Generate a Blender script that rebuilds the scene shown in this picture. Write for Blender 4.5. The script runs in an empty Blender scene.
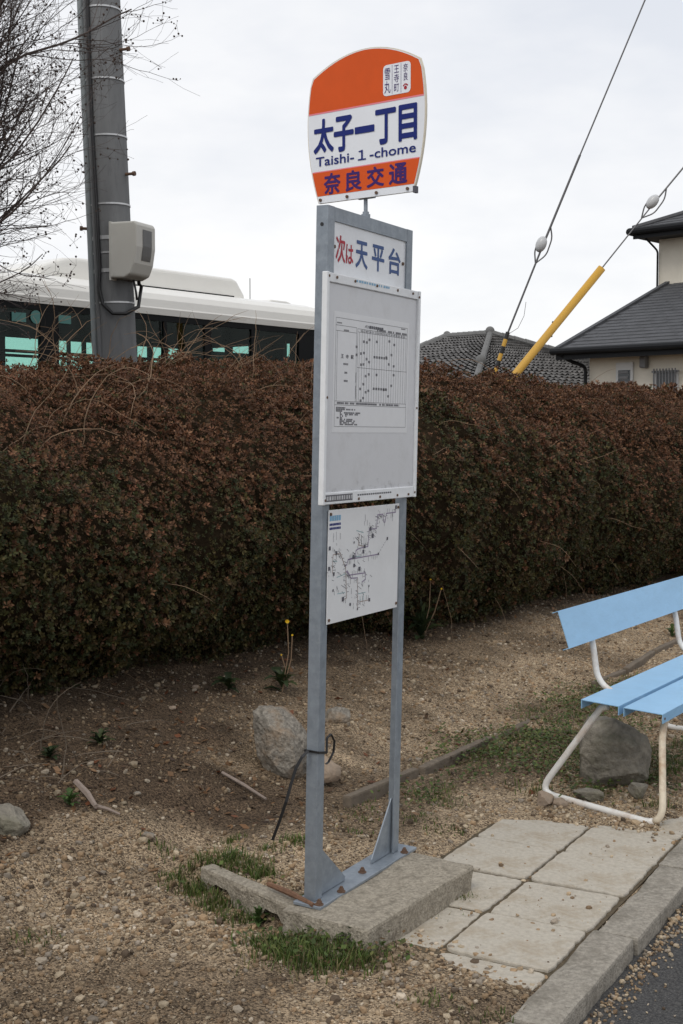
import bpy, bmesh, math, random
import numpy as np
from mathutils import Vector

SC = bpy.context.scene
COL = SC.collection
random.seed(7)
RNG = np.random.default_rng(11)

# ------------------------------------------------------------------ camera
F = 1286.0
PT = math.atan((512 - 435) / F)
EYE = np.array([0, 0, 1.5])
cd = bpy.data.cameras.new('camera')
cam = bpy.data.objects.new('camera', cd)
COL.objects.link(cam)
cam.location = (0, 0, 1.5)
cam.rotation_euler = (math.pi / 2 - PT, 0, 0)
cd.sensor_fit = 'VERTICAL'
cd.sensor_height = 36.0
cd.lens = 36.0 * F / 1024.0
cd.clip_start = 0.05
cd.clip_end = 2000
SC.camera = cam

# ------------------------------------------------------------------ sky and sun
SUN_EL, SUN_AZ = math.radians(52), math.radians(205)     # azimuth clockwise from +Y
world = bpy.data.worlds.new("World")
SC.world = world
world.use_nodes = True
wt = world.node_tree
wt.nodes.clear()
N = wt.nodes.new
out = N('ShaderNodeOutputWorld'); bg = N('ShaderNodeBackground')
sky = N('ShaderNodeTexSky'); sky.sky_type = 'NISHITA'; sky.sun_disc = False
sky.sun_elevation = SUN_EL; sky.sun_rotation = SUN_AZ
tc = N('ShaderNodeTexCoord'); mp = N('ShaderNodeMapping'); mp.inputs['Scale'].default_value = (1, 1, 2.6)
n1 = N('ShaderNodeTexNoise'); n1.inputs['Scale'].default_value = 3.6; n1.inputs['Detail'].default_value = 5; n1.inputs['Roughness'].default_value = .55
r1 = N('ShaderNodeValToRGB')
r1.color_ramp.elements[0].position = .36; r1.color_ramp.elements[0].color = (6.9, 7.2, 7.8, 1)
r1.color_ramp.elements[1].position = .6; r1.color_ramp.elements[1].color = (9.8, 9.7, 9.6, 1)
sep = N('ShaderNodeSeparateXYZ')
r2 = N('ShaderNodeValToRGB')                 # brighter, whiter cloud low over the horizon
r2.color_ramp.elements[0].position = .02; r2.color_ramp.elements[0].color = (9.9, 9.75, 9.55, 1)
r2.color_ramp.elements[1].position = .34; r2.color_ramp.elements[1].color = (7.1, 7.35, 7.9, 1)
m0 = N('ShaderNodeMix'); m0.data_type = 'RGBA'; m0.inputs[0].default_value = .5
m1 = N('ShaderNodeMix'); m1.data_type = 'RGBA'; m1.inputs[0].default_value = .93
L = wt.links.new
L(tc.outputs['Generated'], mp.inputs['Vector']); L(mp.outputs['Vector'], n1.inputs['Vector'])
L(n1.outputs['Fac'], r1.inputs['Fac'])
L(tc.outputs['Generated'], sep.inputs[0]); L(sep.outputs['Z'], r2.inputs['Fac'])
L(r1.outputs['Color'], m0.inputs[6]); L(r2.outputs['Color'], m0.inputs[7])
L(sky.outputs['Color'], m1.inputs[6]); L(m0.outputs[2], m1.inputs[7])
L(m1.outputs[2], bg.inputs['Color']); bg.inputs['Strength'].default_value = 0.1
L(bg.outputs[0], out.inputs[0])

sd = bpy.data.lights.new('sun', 'SUN'); sd.energy = 1.1; sd.angle = math.radians(25); sd.color = (1, .94, .85)
sun = bpy.data.objects.new('sun', sd); COL.objects.link(sun)
sv = Vector((math.sin(SUN_AZ) * math.cos(SUN_EL), math.cos(SUN_AZ) * math.cos(SUN_EL), math.sin(SUN_EL)))
sun.rotation_euler = (-sv).to_track_quat('-Z', 'Y').to_euler()

SC.view_settings.view_transform = 'Standard'
SC.view_settings.look = 'None'
SC.view_settings.exposure = 0.18
SC.view_settings.gamma = 1.0
SC.cycles.max_bounces = 8
SC.cycles.transparent_max_bounces = 12
SC.cycles.use_denoising = True

# ------------------------------------------------------------------ geometry helpers
cP, sP = math.cos(PT), math.sin(PT)
def ray(px, py):
    x = (px - 341.5) / F; u = (512 - py) / F
    return np.array([x, cP + u * sP, -sP + u * cP])
def aty(px, py, Y):
    r = ray(px, py); return EYE + r * (Y / r[1])
def onplane(px, py, p0, n):
    r = ray(px, py); return EYE + r * (((p0 - EYE) @ n) / (r @ n))

U2 = np.array([.4924, .8704]); V2 = np.array([.8704, -.4924])   # along the kerb / towards the road
U3 = np.array([.4924, .8704, 0]); V3 = np.array([.8704, -.4924, 0]); Z3 = np.array([0, 0, 1.0])
def AV(a, v, z=0.0):
    p = U2 * a + V2 * v; return np.array([p[0], p[1], z])

def _hash(ix, iy, iz, s):
    n = (ix * 374761393 + iy * 668265263 + iz * 2147483647 + s * 1442695041) & 0xffffffff
    n = ((n ^ (n >> 13)) * 1274126177) & 0xffffffff
    return ((n ^ (n >> 16)) & 0xffff) / 65535.0
def vnoise(P, s=0):
    P = np.asarray(P, float); i = np.floor(P).astype(np.int64); f = P - i; f = f * f * (3 - 2 * f)
    r = 0
    for dx in (0, 1):
        for dy in (0, 1):
            for dz in (0, 1):
                w = (f[..., 0] if dx else 1 - f[..., 0]) * (f[..., 1] if dy else 1 - f[..., 1]) * (f[..., 2] if dz else 1 - f[..., 2])
                r = r + w * _hash(i[..., 0] + dx, i[..., 1] + dy, i[..., 2] + dz, s)
    return r * 2 - 1
def fbm(P, s=0, o=4):
    P = np.asarray(P, float); r = 0; a = 1
    for k in range(o):
        r = r + a * vnoise(P * 2 ** k, s + k); a *= .5
    return r
def sst(x, a, b):
    t = np.clip((x - a) / (b - a), 0, 1); return t * t * (3 - 2 * t)

def gh(X, Y):
    """height of the earth at X, Y"""
    X = np.asarray(X, float); Y = np.asarray(Y, float)
    a = X * U2[0] + Y * U2[1]; v = X * V2[0] + Y * V2[1]
    sl = np.interp(a, [0, 4, 13, 20], [.24, .24, .06, .05])
    d = np.clip(-2.5 - v, 0, 1.9)
    z = sl * d * sst(d, -.1, .5)
    rdist = (X + .098) * .7672 + (Y - 3.745) * .6414
    z = z + .06 * sst(rdist, .01, .06) * (1 - sst(a, 3.9, 4.3)) * sst(v, -2.75, -2.5) * (1 - sst(v, -1.99, -1.9)) * (a > 3.0)
    z = z - .022 * np.exp(-((rdist + .06) / .09) ** 2) * (v > -2.55) * sst(-v, 1.85, 1.95)
    P = np.stack([X, Y, X * 0], -1)
    n = .022 * fbm(P * 2.2, 3, 4) + .008 * fbm(P * 11, 9, 3)
    z = z + n * np.where(v > -1.95, .45, 1.0)
    z = np.where((v > -1.95), z - .012 + .030 * (1 - sst(a + .25 * (v + 1.55) + .12 * vnoise(P * 4, 5), 3.12, 3.42)) + .022 * sst(a - .3 * (v + 1.4), 4.66, 4.78) * (1 - sst(v + .03 * vnoise(P * 9, 8), -1.36, -1.26)), z)
    z = np.where(v > -1.30, np.minimum(z, .004 - .2 * np.clip(v + 1.24, 0, 1)), z)
    z = np.where(v > -1.185, -.2, z)
    return z
def gp(px, py, lift=0.0):
    z = 0.0
    r = ray(px, py)
    for _ in range(40):
        p = EYE + r * ((z - 1.5) / r[2]); z = .5 * z + .5 * float(gh(p[0], p[1]))
    p[2] = z + lift
    return p

class MB:
    def __init__(s): s.v = []; s.f = []; s.c = []
    def add(s, vs, fs):
        o = len(s.v); s.v += [tuple(map(float, p)) for p in vs]; s.f += [tuple(o + i for i in f) for f in fs]; return s
    def box(s, c, ax, h):
        c = np.asarray(c, float); A = [np.asarray(a, float) * k for a, k in zip(ax, h)]
        vs = [c + i * A[0] + j * A[1] + k * A[2] for k in (-1, 1) for j in (-1, 1) for i in (-1, 1)]
        fs = [(0, 2, 3, 1), (4, 5, 7, 6), (0, 1, 5, 4), (2, 6, 7, 3), (0, 4, 6, 2), (1, 3, 7, 5)]
        if np.dot(np.cross(A[0], A[1]), A[2]) < 0: fs = [f[::-1] for f in fs]
        return s.add(vs, fs)
    def prism(s, pts, ext):
        """pts: planar outline (3D), ext: extrusion vector"""
        n = len(pts); P = [np.asarray(p, float) for p in pts]; e = np.asarray(ext, float)
        nr = sum((np.cross(P[i] - P[0], P[(i + 1) % n] - P[0]) for i in range(n)), np.zeros(3))
        fs = [tuple(range(n))[::-1], tuple(range(n, 2 * n))] + [(i, (i + 1) % n, n + (i + 1) % n, n + i) for i in range(n)]
        if nr @ e < 0: fs = [f[::-1] for f in fs]
        return s.add(P + [p + e for p in P], fs)
    def tube(s, pts, r, n=8, cap=True, flat=None):
        P = [np.asarray(p, float) for p in pts]; m = len(P)
        R = list(r) if hasattr(r, '__len__') else [r] * m
        T = []
        for i in range(m):
            t = P[min(i + 1, m - 1)] - P[max(i - 1, 0)]; T.append(t / (np.linalg.norm(t) + 1e-12))
        ref = np.array([0, 0, 1.]) if abs(T[0][2]) < .9 else np.array([1., 0, 0])
        a = np.cross(T[0], ref); a /= np.linalg.norm(a)
        vs = []
        for i in range(m):
            a = a - T[i] * (a @ T[i]); a /= (np.linalg.norm(a) + 1e-12); b = np.cross(T[i], a)
            for k in range(n):
                q = 2 * math.pi * k / n
                vs.append(P[i] + R[i] * (math.cos(q) * a + math.sin(q) * b))
        fs = [(i * n + k, i * n + (k + 1) % n, (i + 1) * n + (k + 1) % n, (i + 1) * n + k) for i in range(m - 1) for k in range(n)]
        if cap: fs += [tuple(range(n))[::-1], tuple((m - 1) * n + k for k in range(n))]
        return s.add(vs, fs)
    def ribbon(s, pts, w, th, side):
        P = [np.asarray(p, float) for p in pts]; side = np.asarray(side, float)
        for p0, p1 in zip(P[:-1], P[1:]):
            t = p1 - p0; L_ = np.linalg.norm(t); t = t / L_
            sd_ = side - t * (side @ t); sd_ /= np.linalg.norm(sd_)
            s.box((p0 + p1) / 2, (t, sd_, np.cross(t, sd_)), (L_ / 2 + th * .4, w / 2, th / 2))
        return s
    def sphere(s, c, r, nu=10, nv=6, ax=(np.array([1., 0, 0]), np.array([0, 1., 0]), Z3)):
        c = np.asarray(c, float); r = r if hasattr(r, '__len__') else (r, r, r)
        vs = []; fs = []
        for j in range(1, nv):
            t = math.pi * j / nv
            for i in range(nu):
                q = 2 * math.pi * i / nu
                vs.append(c + ax[0] * r[0] * math.sin(t) * math.cos(q) + ax[1] * r[1] * math.sin(t) * math.sin(q) + ax[2] * r[2] * math.cos(t))
        a = len(vs); vs.append(c + ax[2] * r[2]); vs.append(c - ax[2] * r[2])
        for j in range(nv - 2):
            for i in range(nu): fs.append((j * nu + i, (j + 1) * nu + i, (j + 1) * nu + (i + 1) % nu, j * nu + (i + 1) % nu))
        for i in range(nu):
            fs.append((a, i, (i + 1) % nu)); fs.append((a + 1, (nv - 2) * nu + (i + 1) % nu, (nv - 2) * nu + i))
        return s.add(vs, fs)

WL = {}
def link(name, me, mat, parent=None, loc=None):
    o = bpy.data.objects.new(name, me); COL.objects.link(o)
    if mat: me.materials.append(mat)
    if parent is not None: o.parent = parent; WL[o.name] = WL[parent.name]
    else:
        o.location = loc if loc is not None else (0, 0, 0); WL[o.name] = np.array(o.location)
    return o
def obj(name, mb, mat, parent=None, loc=None, bevel=0, smooth=False, seg=2):
    base = WL[parent.name] if parent is not None else (np.array(loc, float) if loc is not None else np.zeros(3))
    V = np.array(mb.v, float) - base
    me = bpy.data.meshes.new(name); me.from_pydata(V.tolist(), [], mb.f); me.update()
    if smooth: me.polygons.foreach_set('use_smooth', [True] * len(me.polygons))
    o = link(name, me, mat, parent, loc)
    if bevel:
        b = o.modifiers.new('bevel', 'BEVEL'); b.width = bevel; b.segments = seg; b.limit_method = 'ANGLE'; b.angle_limit = .6
    return o
def fast(name, V, Q, mat, parent=None, col=None, loc=None, smooth=False):
    """mesh from numpy arrays: V (n,3), Q (m,k) faces, col (n,3)"""
    base = WL[parent.name] if parent is not None else (np.array(loc, float) if loc is not None else np.zeros(3))
    me = bpy.data.meshes.new(name); n, (m, k) = len(V), Q.shape
    me.vertices.add(n); me.vertices.foreach_set('co', (np.asarray(V) - base).astype(np.float32).ravel())
    me.loops.add(m * k); me.loops.foreach_set('vertex_index', Q.astype(np.int32).ravel())
    me.polygons.add(m); me.polygons.foreach_set('loop_start', np.arange(0, m * k, k, dtype=np.int32))
    me.update(calc_edges=True)
    me.polygons.foreach_set('use_smooth', np.full(m, smooth))
    if col is not None:
        at = me.color_attributes.new('Col', 'FLOAT_COLOR', 'POINT')
        at.data.foreach_set('color', np.concatenate([col, np.ones((n, 1))], 1).astype(np.float32).ravel())
    me.validate()
    return link(name, me, mat, parent, loc)
def tag(o, label=None, cat=None, group=None, kind=None):
    if label: o['label'] = label
    if cat: o['category'] = cat
    if group: o['group'] = group
    if kind: o['kind'] = kind
    return o
def thing(name, loc, label, cat, group=None):
    o = bpy.data.objects.new(name, None); COL.objects.link(o)
    o.location = tuple(map(float, loc)); o.empty_display_size = .1; WL[o.name] = np.array(o.location)
    return tag(o, label, cat, group)

# ------------------------------------------------------------------ materials
def mat(name, base, rough=.7, var=.15, scale=8, bump=0, bscale=60, metal=0, dark=None, dscale=3, damt=0, attr=False, stretch=None, spec=.5):
    m = bpy.data.materials.new(name); m.use_nodes = True; t = m.node_tree; b = t.nodes['Principled BSDF']
    b.inputs['Roughness'].default_value = rough; b.inputs['Metallic'].default_value = metal
    b.inputs['Specular IOR Level'].default_value = spec
    co = t.nodes.new('ShaderNodeTexCoord').outputs['Object']
    if stretch:
        mp = t.nodes.new('ShaderNodeMapping'); mp.inputs['Scale'].default_value = stretch; t.links.new(co, mp.inputs['Vector']); co = mp.outputs['Vector']
    nz = t.nodes.new('ShaderNodeTexNoise'); nz.inputs['Scale'].default_value = scale; nz.inputs['Detail'].default_value = 6; nz.inputs['Roughness'].default_value = .65
    t.links.new(co, nz.inputs['Vector'])
    mr = t.nodes.new('ShaderNodeMapRange'); mr.inputs['From Min'].default_value = .25; mr.inputs['From Max'].default_value = .75
    mr.inputs['To Min'].default_value = 1 - var; mr.inputs['To Max'].default_value = 1 + var
    t.links.new(nz.outputs['Fac'], mr.inputs['Value'])
    mx = t.nodes.new('ShaderNodeMix'); mx.data_type = 'RGBA'; mx.blend_type = 'MULTIPLY'; mx.inputs[0].default_value = 1
    if attr:
        at = t.nodes.new('ShaderNodeVertexColor'); at.layer_name = 'Col'; t.links.new(at.outputs['Color'], mx.inputs[6])
    else: mx.inputs[6].default_value = (*base, 1)
    t.links.new(mr.outputs['Result'], mx.inputs[7]); c = mx.outputs[2]
    if dark:
        n2 = t.nodes.new('ShaderNodeTexNoise'); n2.inputs['Scale'].default_value = dscale; n2.inputs['Detail'].default_value = 8; n2.inputs['Roughness'].default_value = .7
        t.links.new(co, n2.inputs['Vector'])
        m2 = t.nodes.new('ShaderNodeMapRange'); m2.inputs['From Min'].default_value = .48; m2.inputs['From Max'].default_value = .68; m2.inputs['To Max'].default_value = damt
        t.links.new(n2.outputs['Fac'], m2.inputs['Value'])
        x2 = t.nodes.new('ShaderNodeMix'); x2.data_type = 'RGBA'; x2.inputs[7].default_value = (*dark, 1)
        t.links.new(m2.outputs['Result'], x2.inputs[0]); t.links.new(c, x2.inputs[6]); c = x2.outputs[2]
    t.links.new(c, b.inputs['Base Color'])
    if bump:
        n3 = t.nodes.new('ShaderNodeTexNoise'); n3.inputs['Scale'].default_value = bscale; n3.inputs['Detail'].default_value = 5
        t.links.new(co, n3.inputs['Vector'])
        bp = t.nodes.new('ShaderNodeBump'); bp.inputs['Strength'].default_value = 1; bp.inputs['Distance'].default_value = bump
        t.links.new(n3.outputs['Fac'], bp.inputs['Height']); t.links.new(bp.outputs[0], b.inputs['Normal'])
    return m
def soil_mat():
    m = bpy.data.materials.new('gravelly_soil'); m.use_nodes = True; t = m.node_tree; b = t.nodes['Principled BSDF']; b.inputs['Roughness'].default_value = .95
    b.inputs['Specular IOR Level'].default_value = .2
    at = t.nodes.new('ShaderNodeVertexColor'); at.layer_name = 'Col'
    co = t.nodes.new('ShaderNodeTexCoord').outputs['Object']
    vo = t.nodes.new('ShaderNodeTexVoronoi'); vo.inputs['Scale'].default_value = 175; t.links.new(co, vo.inputs['Vector'])
    hs = t.nodes.new('ShaderNodeSeparateColor'); t.links.new(vo.outputs['Color'], hs.inputs[0])
    rp = t.nodes.new('ShaderNodeValToRGB'); E_ = rp.color_ramp
    E_.elements[0].position = 0; E_.elements[0].color = (.22, .19, .17, 1)
    E_.elements[1].position = 1; E_.elements[1].color = (1.75, 1.65, 1.5, 1)
    e = E_.elements.new(.5); e.color = (.95, .9, .83, 1)
    t.links.new(hs.outputs[0], rp.inputs['Fac'])
    nz = t.nodes.new('ShaderNodeTexNoise'); nz.inputs['Scale'].default_value = 5; nz.inputs['Detail'].default_value = 9; nz.inputs['Roughness'].default_value = .7; t.links.new(co, nz.inputs['Vector'])
    mr = t.nodes.new('ShaderNodeMapRange'); mr.inputs['From Min'].default_value = .3; mr.inputs['From Max'].default_value = .7; mr.inputs['To Min'].default_value = .6; mr.inputs['To Max'].default_value = 1.35
    t.links.new(nz.outputs['Fac'], mr.inputs['Value'])
    x = t.nodes.new('ShaderNodeMix'); x.data_type = 'RGBA'; x.blend_type = 'MULTIPLY'; x.inputs[0].default_value = 1
    t.links.new(at.outputs['Color'], x.inputs[6]); t.links.new(rp.outputs['Color'], x.inputs[7])
    x2 = t.nodes.new('ShaderNodeMix'); x2.data_type = 'RGBA'; x2.blend_type = 'MULTIPLY'; x2.inputs[0].default_value = 1
    t.links.new(x.outputs[2], x2.inputs[6]); t.links.new(mr.outputs['Result'], x2.inputs[7])
    t.links.new(x2.outputs[2], b.inputs['Base Color'])
    bp = t.nodes.new('ShaderNodeBump'); bp.inputs['Distance'].default_value = .006; bp.invert = True
    t.links.new(vo.outputs['Distance'], bp.inputs['Height']); t.links.new(bp.outputs[0], b.inputs['Normal'])
    return m
def leaf_mat(name, rough=.55, trans=.25):
    m = mat(name, (1, 1, 1), rough, .2, 12, attr=True, spec=.3)
    t = m.node_tree; b = t.nodes['Principled BSDF']; o_ = t.nodes['Material Output']
    tr = t.nodes.new('ShaderNodeBsdfTranslucent'); src = b.inputs['Base Color'].links[0].from_socket
    t.links.new(src, tr.inputs['Color']); ms = t.nodes.new('ShaderNodeMixShader'); ms.inputs[0].default_value = trans
    t.links.new(b.outputs[0], ms.inputs[1]); t.links.new(tr.outputs[0], ms.inputs[2]); t.links.new(ms.outputs[0], o_.inputs['Surface'])
    return m
def glass_mat(name, tint, gloss=.06):
    m = bpy.data.materials.new(name); m.use_nodes = True; t = m.node_tree; t.nodes.remove(t.nodes['Principled BSDF']); o_ = t.nodes['Material Output']
    tr = t.nodes.new('ShaderNodeBsdfTransparent'); tr.inputs[0].default_value = (*tint, 1)
    gl = t.nodes.new('ShaderNodeBsdfGlossy'); gl.inputs['Roughness'].default_value = .02
    ms = t.nodes.new('ShaderNodeMixShader'); ms.inputs[0].default_value = gloss
    nz = t.nodes.new('ShaderNodeTexNoise'); nz.inputs['Scale'].default_value = 3
    mr = t.nodes.new('ShaderNodeMapRange'); mr.inputs['To Min'].default_value = gloss * .7; mr.inputs['To Max'].default_value = gloss * 1.3
    t.links.new(nz.outputs['Fac'], mr.inputs['Value']); t.links.new(mr.outputs['Result'], ms.inputs[0])
    t.links.new(tr.outputs[0], ms.inputs[1]); t.links.new(gl.outputs[0], ms.inputs[2]); t.links.new(ms.outputs[0], o_.inputs['Surface'])
    return m
M = dict(
    soil=soil_mat(),
    pebble=mat('pebble_stone', (1, 1, 1), .85, .25, 90, attr=True, spec=.25),
    asphalt=mat('asphalt', (.055, .055, .056), .92, .6, 130, .008, 150, dark=(.15, .145, .135), dscale=150, damt=.9, spec=.2),
    dirt=mat('packed_dirt', (.11, .088, .06), .95, .4, 60, .004, 150, dark=(.09, .075, .05), dscale=18, damt=.8, spec=.1),
    slab=mat('paving_concrete', (.43, .395, .335), .95, .2, 60, .002, 160, dark=(.31, .25, .175), dscale=6, damt=.75, spec=.15),
    kerb=mat('kerb_concrete', (.30, .275, .235), .95, .4, 70, .005, 140, dark=(.15, .135, .11), dscale=10, damt=.75, spec=.15),
    block=mat('old_concrete', (.32, .285, .23), .95, .45, 90, .008, 120, dark=(.11, .095, .07), dscale=24, damt=.6, spec=.15),
    galv=mat('galvanised_steel', (.25, .285, .325), .48, .2, 22, .0003, 200, metal=.45, dark=(.33, .37, .41), dscale=30, damt=.7),
    bolt=mat('rusty_bolt', (.12, .07, .045), .8, .3, 120, .001, 300),
    rust=mat('rusty_iron', (.16, .085, .05), .9, .4, 60, .002, 200),
    alu=mat('white_aluminium', (.76, .78, .80), .42, .06, 20, dark=(.5, .5, .5), dscale=25, damt=.25),
    board=mat('grey_backboard', (.61, .62, .645), .35, .05, 9, dark=(.40, .40, .40), dscale=9, damt=.4),
    paper=mat('timetable_paper', (.68, .69, .71), .35, .03, 30),
    white=mat('white_sign_plate', (.78, .81, .86), .35, .03, 15),
    cream=mat('aged_plate_edge', (.72, .66, .54), .5, .1, 20),
    wplate=mat('white_panel', (.76, .785, .82), .35, .04, 10, dark=(.6, .6, .6), dscale=9, damt=.3),
    mapw=mat('map_panel_white', (.74, .75, .76), .3, .04, 8, dark=(.56, .56, .57), dscale=6, damt=.3),
    orange=mat('orange_film', (.68, .095, .012), .4, .06, 12, spec=.2),
    pink=mat('pink_line', (.8, .25, .3), .4, .03, 12, spec=.2),
    navy=mat('navy_print', (.010, .022, .17), .45, .06, 30, spec=.2),
    bluep=mat('faded_blue_print', (.05, .1, .26), .45, .12, 60, spec=.2),
    redp=mat('faded_red_print', (.42, .03, .05), .45, .12, 60, spec=.2),
    violet=mat('violet_print', (.05, .018, .14), .45, .06, 30, spec=.2),
    ink=mat('dark_ink', (.1, .1, .12), .5, .2, 80, spec=.2),
    gink=mat('grey_ink', (.13, .13, .145), .5, .2, 80, spec=.2),
    lblue=mat('light_blue_print', (.2, .4, .58), .45, .1, 60),
    mpurple=mat('map_purple', (.25, .2, .3), .5, .2, 80), mteal=mat('map_teal', (.25, .4, .42), .5, .2, 80), mbrown=mat('map_brown', (.3, .22, .19), .5, .2, 80),
    black=mat('black_plastic', (.012, .012, .013), .45, .1, 30),
    bench=mat('sky_blue_paint', (.27, .49, .72), .45, .07, 5, .0006, 40, dark=(.22, .40, .58), dscale=14, damt=.35, stretch=(1, 1, 3)),
    steelw=mat('white_enamel', (.72, .71, .68), .4, .05, 20, dark=(.36, .2, .09), dscale=9, damt=.55),
    steelr=mat('rust_stained_enamel', (.68, .6, .47), .5, .2, 20, dark=(.36, .18, .065), dscale=6, damt=.95),
    rock=mat('granite_rock', (.225, .205, .175), .95, .6, 60, .012, 70, dark=(.27, .18, .105), dscale=5, damt=.85, spec=.15),
    rockg=mat('mossy_rock', (.21, .19, .155), .95, .5, 22, .02, 30, dark=(.085, .085, .045), dscale=5, damt=.7),
    stone=mat('brown_stone', (.29, .22, .16), .9, .3, 14, .004, 60, dark=(.22, .19, .16), dscale=12, damt=.6),
    edging=mat('weathered_edging', (.15, .12, .09), .95, .3, 25, .003, 120, dark=(.1, .085, .065), dscale=12, damt=.6),
    wood=mat('dead_wood', (.25, .2, .17), .9, .25, 40, .002, 120),
    drystem=mat('dry_stem', (.24, .16, .1), .9, .3, 20),
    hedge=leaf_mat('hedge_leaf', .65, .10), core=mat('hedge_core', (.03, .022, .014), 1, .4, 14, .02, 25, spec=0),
    grass=leaf_mat('grass_blade', .6, .3), weed=leaf_mat('weed_leaf', .55, .25),
    petal=mat('yellow_petal', (.75, .5, .02), .6, .1, 60),
    bark=mat('bare_bark', (.085, .066, .06), .9, .3, 30),
    capsule=mat('dry_capsule', (.05, .032, .024), .9, .3, 30),
    pole=mat('pole_concrete', (.155, .16, .165), .85, .3, 6, .003, 90, dark=(.09, .093, .098), dscale=3.0, damt=.8, stretch=(5, 5, .8)),
    conduit=mat('grey_conduit', (.22, .245, .255), .6, .1, 8),
    band=mat('steel_band', (.55, .56, .57), .4, .1, 40, metal=.5),
    boxc=mat('beige_cabinet', (.5, .49, .45), .5, .05, 10, dark=(.42, .4, .36), dscale=5, damt=.4),
    smoke=mat('smoked_cover', (.11, .11, .11), .3, .05, 10),
    busw=mat('bus_white_paint', (.76, .75, .71), .3, .03, 3), busb=mat('bus_black', (.006, .007, .008), .35, .1, 4, spec=.08),
    bushd=mat('bus_interior', (.008, .009, .01), .9, .1, 4, spec=.05), busseat=mat('bus_seat', (.04, .05, .07), .9, .2, 10),
    glassn=glass_mat('bus_glass', (.64, .79, .75), .014), glassf=glass_mat('bus_far_glass', (.78, .93, .90), .006),
    sticker=mat('teal_sticker', (.05, .17, .155), .5, .05, 10),
    yellow=mat('yellow_sleeve', (.60, .34, .045), .5, .08, 3, dark=(.42, .25, .04), dscale=1.5, damt=.5),
    wire=mat('guy_wire', (.12, .12, .125), .5, .1, 40, metal=.5), porc=mat('porcelain', (.5, .51, .52), .3, .02, 5),
    hwall=mat('cream_render', (.68, .635, .54), .9, .06, 4, .001, 80), soffit=mat('soffit', (.4, .37, .32), .9, .05, 4),
    slate=mat('dark_slate_tile', (.058, .06, .066), .7, .3, 3, .004, 12), gutter=mat('dark_gutter', (.014, .015, .017), .5, .1, 10, spec=.15),
    kawara=mat('weathered_grey_tile', (.125, .122, .12), .9, .6, 3.2, dark=(.26, .25, .245), dscale=4.5, damt=.85),
    kridge=mat('ridge_tile', (.15, .15, .148), .85, .25, 5), lamp=mat('grey_fitting', (.16, .16, .165), .5, .1, 20),
    wframe=mat('window_frame', (.55, .55, .54), .4, .05, 20), pane=mat('dark_pane', (.035, .042, .05), .1, .1, 4), 
)

def grime(m, z0, z1, col, scale=25):
    """streaky grime collected along the lower edge of a panel (object-space height z0..z1)"""
    t = m.node_tree; b = t.nodes['Principled BSDF']; src = b.inputs['Base Color'].links[0].from_socket
    co = t.nodes.new('ShaderNodeTexCoord'); sp = t.nodes.new('ShaderNodeSeparateXYZ'); t.links.new(co.outputs['Object'], sp.inputs[0])
    mr = t.nodes.new('ShaderNodeMapRange'); mr.inputs['From Min'].default_value = z1; mr.inputs['From Max'].default_value = z0; mr.inputs['To Min'].default_value = -.35; mr.inputs['To Max'].default_value = .16; t.links.new(sp.outputs['Z'], mr.inputs['Value'])
    nz = t.nodes.new('ShaderNodeTexNoise'); nz.inputs['Scale'].default_value = scale; nz.inputs['Detail'].default_value = 8; nz.inputs['Roughness'].default_value = .7; t.links.new(co.outputs['Object'], nz.inputs['Vector'])
    ad = t.nodes.new('ShaderNodeMath'); ad.operation = 'ADD'; t.links.new(mr.outputs['Result'], ad.inputs[0]); t.links.new(nz.outputs['Fac'], ad.inputs[1])
    m2 = t.nodes.new('ShaderNodeMapRange'); m2.inputs['From Min'].default_value = .5; m2.inputs['From Max'].default_value = .85; t.links.new(ad.outputs[0], m2.inputs['Value'])
    x = t.nodes.new('ShaderNodeMix'); x.data_type = 'RGBA'; x.inputs[7].default_value = (*col, 1); t.links.new(m2.outputs['Result'], x.inputs[0]); t.links.new(src, x.inputs[6]); t.links.new(x.outputs[2], b.inputs['Base Color'])
grime(M['board'], 1.19, 1.36, (.13, .13, .125))
# ------------------------------------------------------------------ ground, road, kerb, paving
def axis(lo, hi, step, far, g=1.22):
    a = list(np.arange(lo, hi + step / 2, step)); d = step
    lo_, hi_ = lo, hi; L1, L2 = [], []
    while hi_ < far: d *= g; hi_ += d; L2.append(hi_)
    d = step
    while lo_ > -far: d *= g; lo_ -= d; L1.append(lo_)
    return np.array(L1[::-1] + a + L2)
xs = axis(-3.2, 4.2, .04, 700); ys = axis(2.6, 14.5, .045, 900)
GX, GY = np.meshgrid(xs, ys); GZ = gh(GX, GY)
nx, ny = len(xs), len(ys)
Vg = np.stack([GX, GY, GZ], -1).reshape(-1, 3)
ii = (np.arange(ny - 1)[:, None] * nx + np.arange(nx - 1)[None]).ravel()
Qg = np.stack([ii, ii + 1, ii + nx + 1, ii + nx], 1)
HB0 = np.array([-1.46, 5.45]); HB1 = np.array([3.45, 13.0]); HD = (HB1 - HB0) / np.linalg.norm(HB1 - HB0); HN = np.array([HD[1], -HD[0]])
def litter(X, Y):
    """0..1: share of dark soil, leaf litter and painted hedge shade in the gravel"""
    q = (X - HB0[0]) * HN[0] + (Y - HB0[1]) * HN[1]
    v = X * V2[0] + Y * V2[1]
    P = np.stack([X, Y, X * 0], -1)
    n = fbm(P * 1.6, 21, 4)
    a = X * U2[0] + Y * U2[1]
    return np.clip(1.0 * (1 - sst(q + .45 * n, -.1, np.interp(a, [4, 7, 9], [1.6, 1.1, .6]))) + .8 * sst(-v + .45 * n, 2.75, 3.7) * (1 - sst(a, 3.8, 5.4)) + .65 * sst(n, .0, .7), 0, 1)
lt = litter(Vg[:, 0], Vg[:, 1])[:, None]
gc = (1 - lt) * np.array([.34, .275, .20]) + lt * np.array([.090, .066, .046])  # brown of soil and litter, with shade by the hedge painted in
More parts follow.
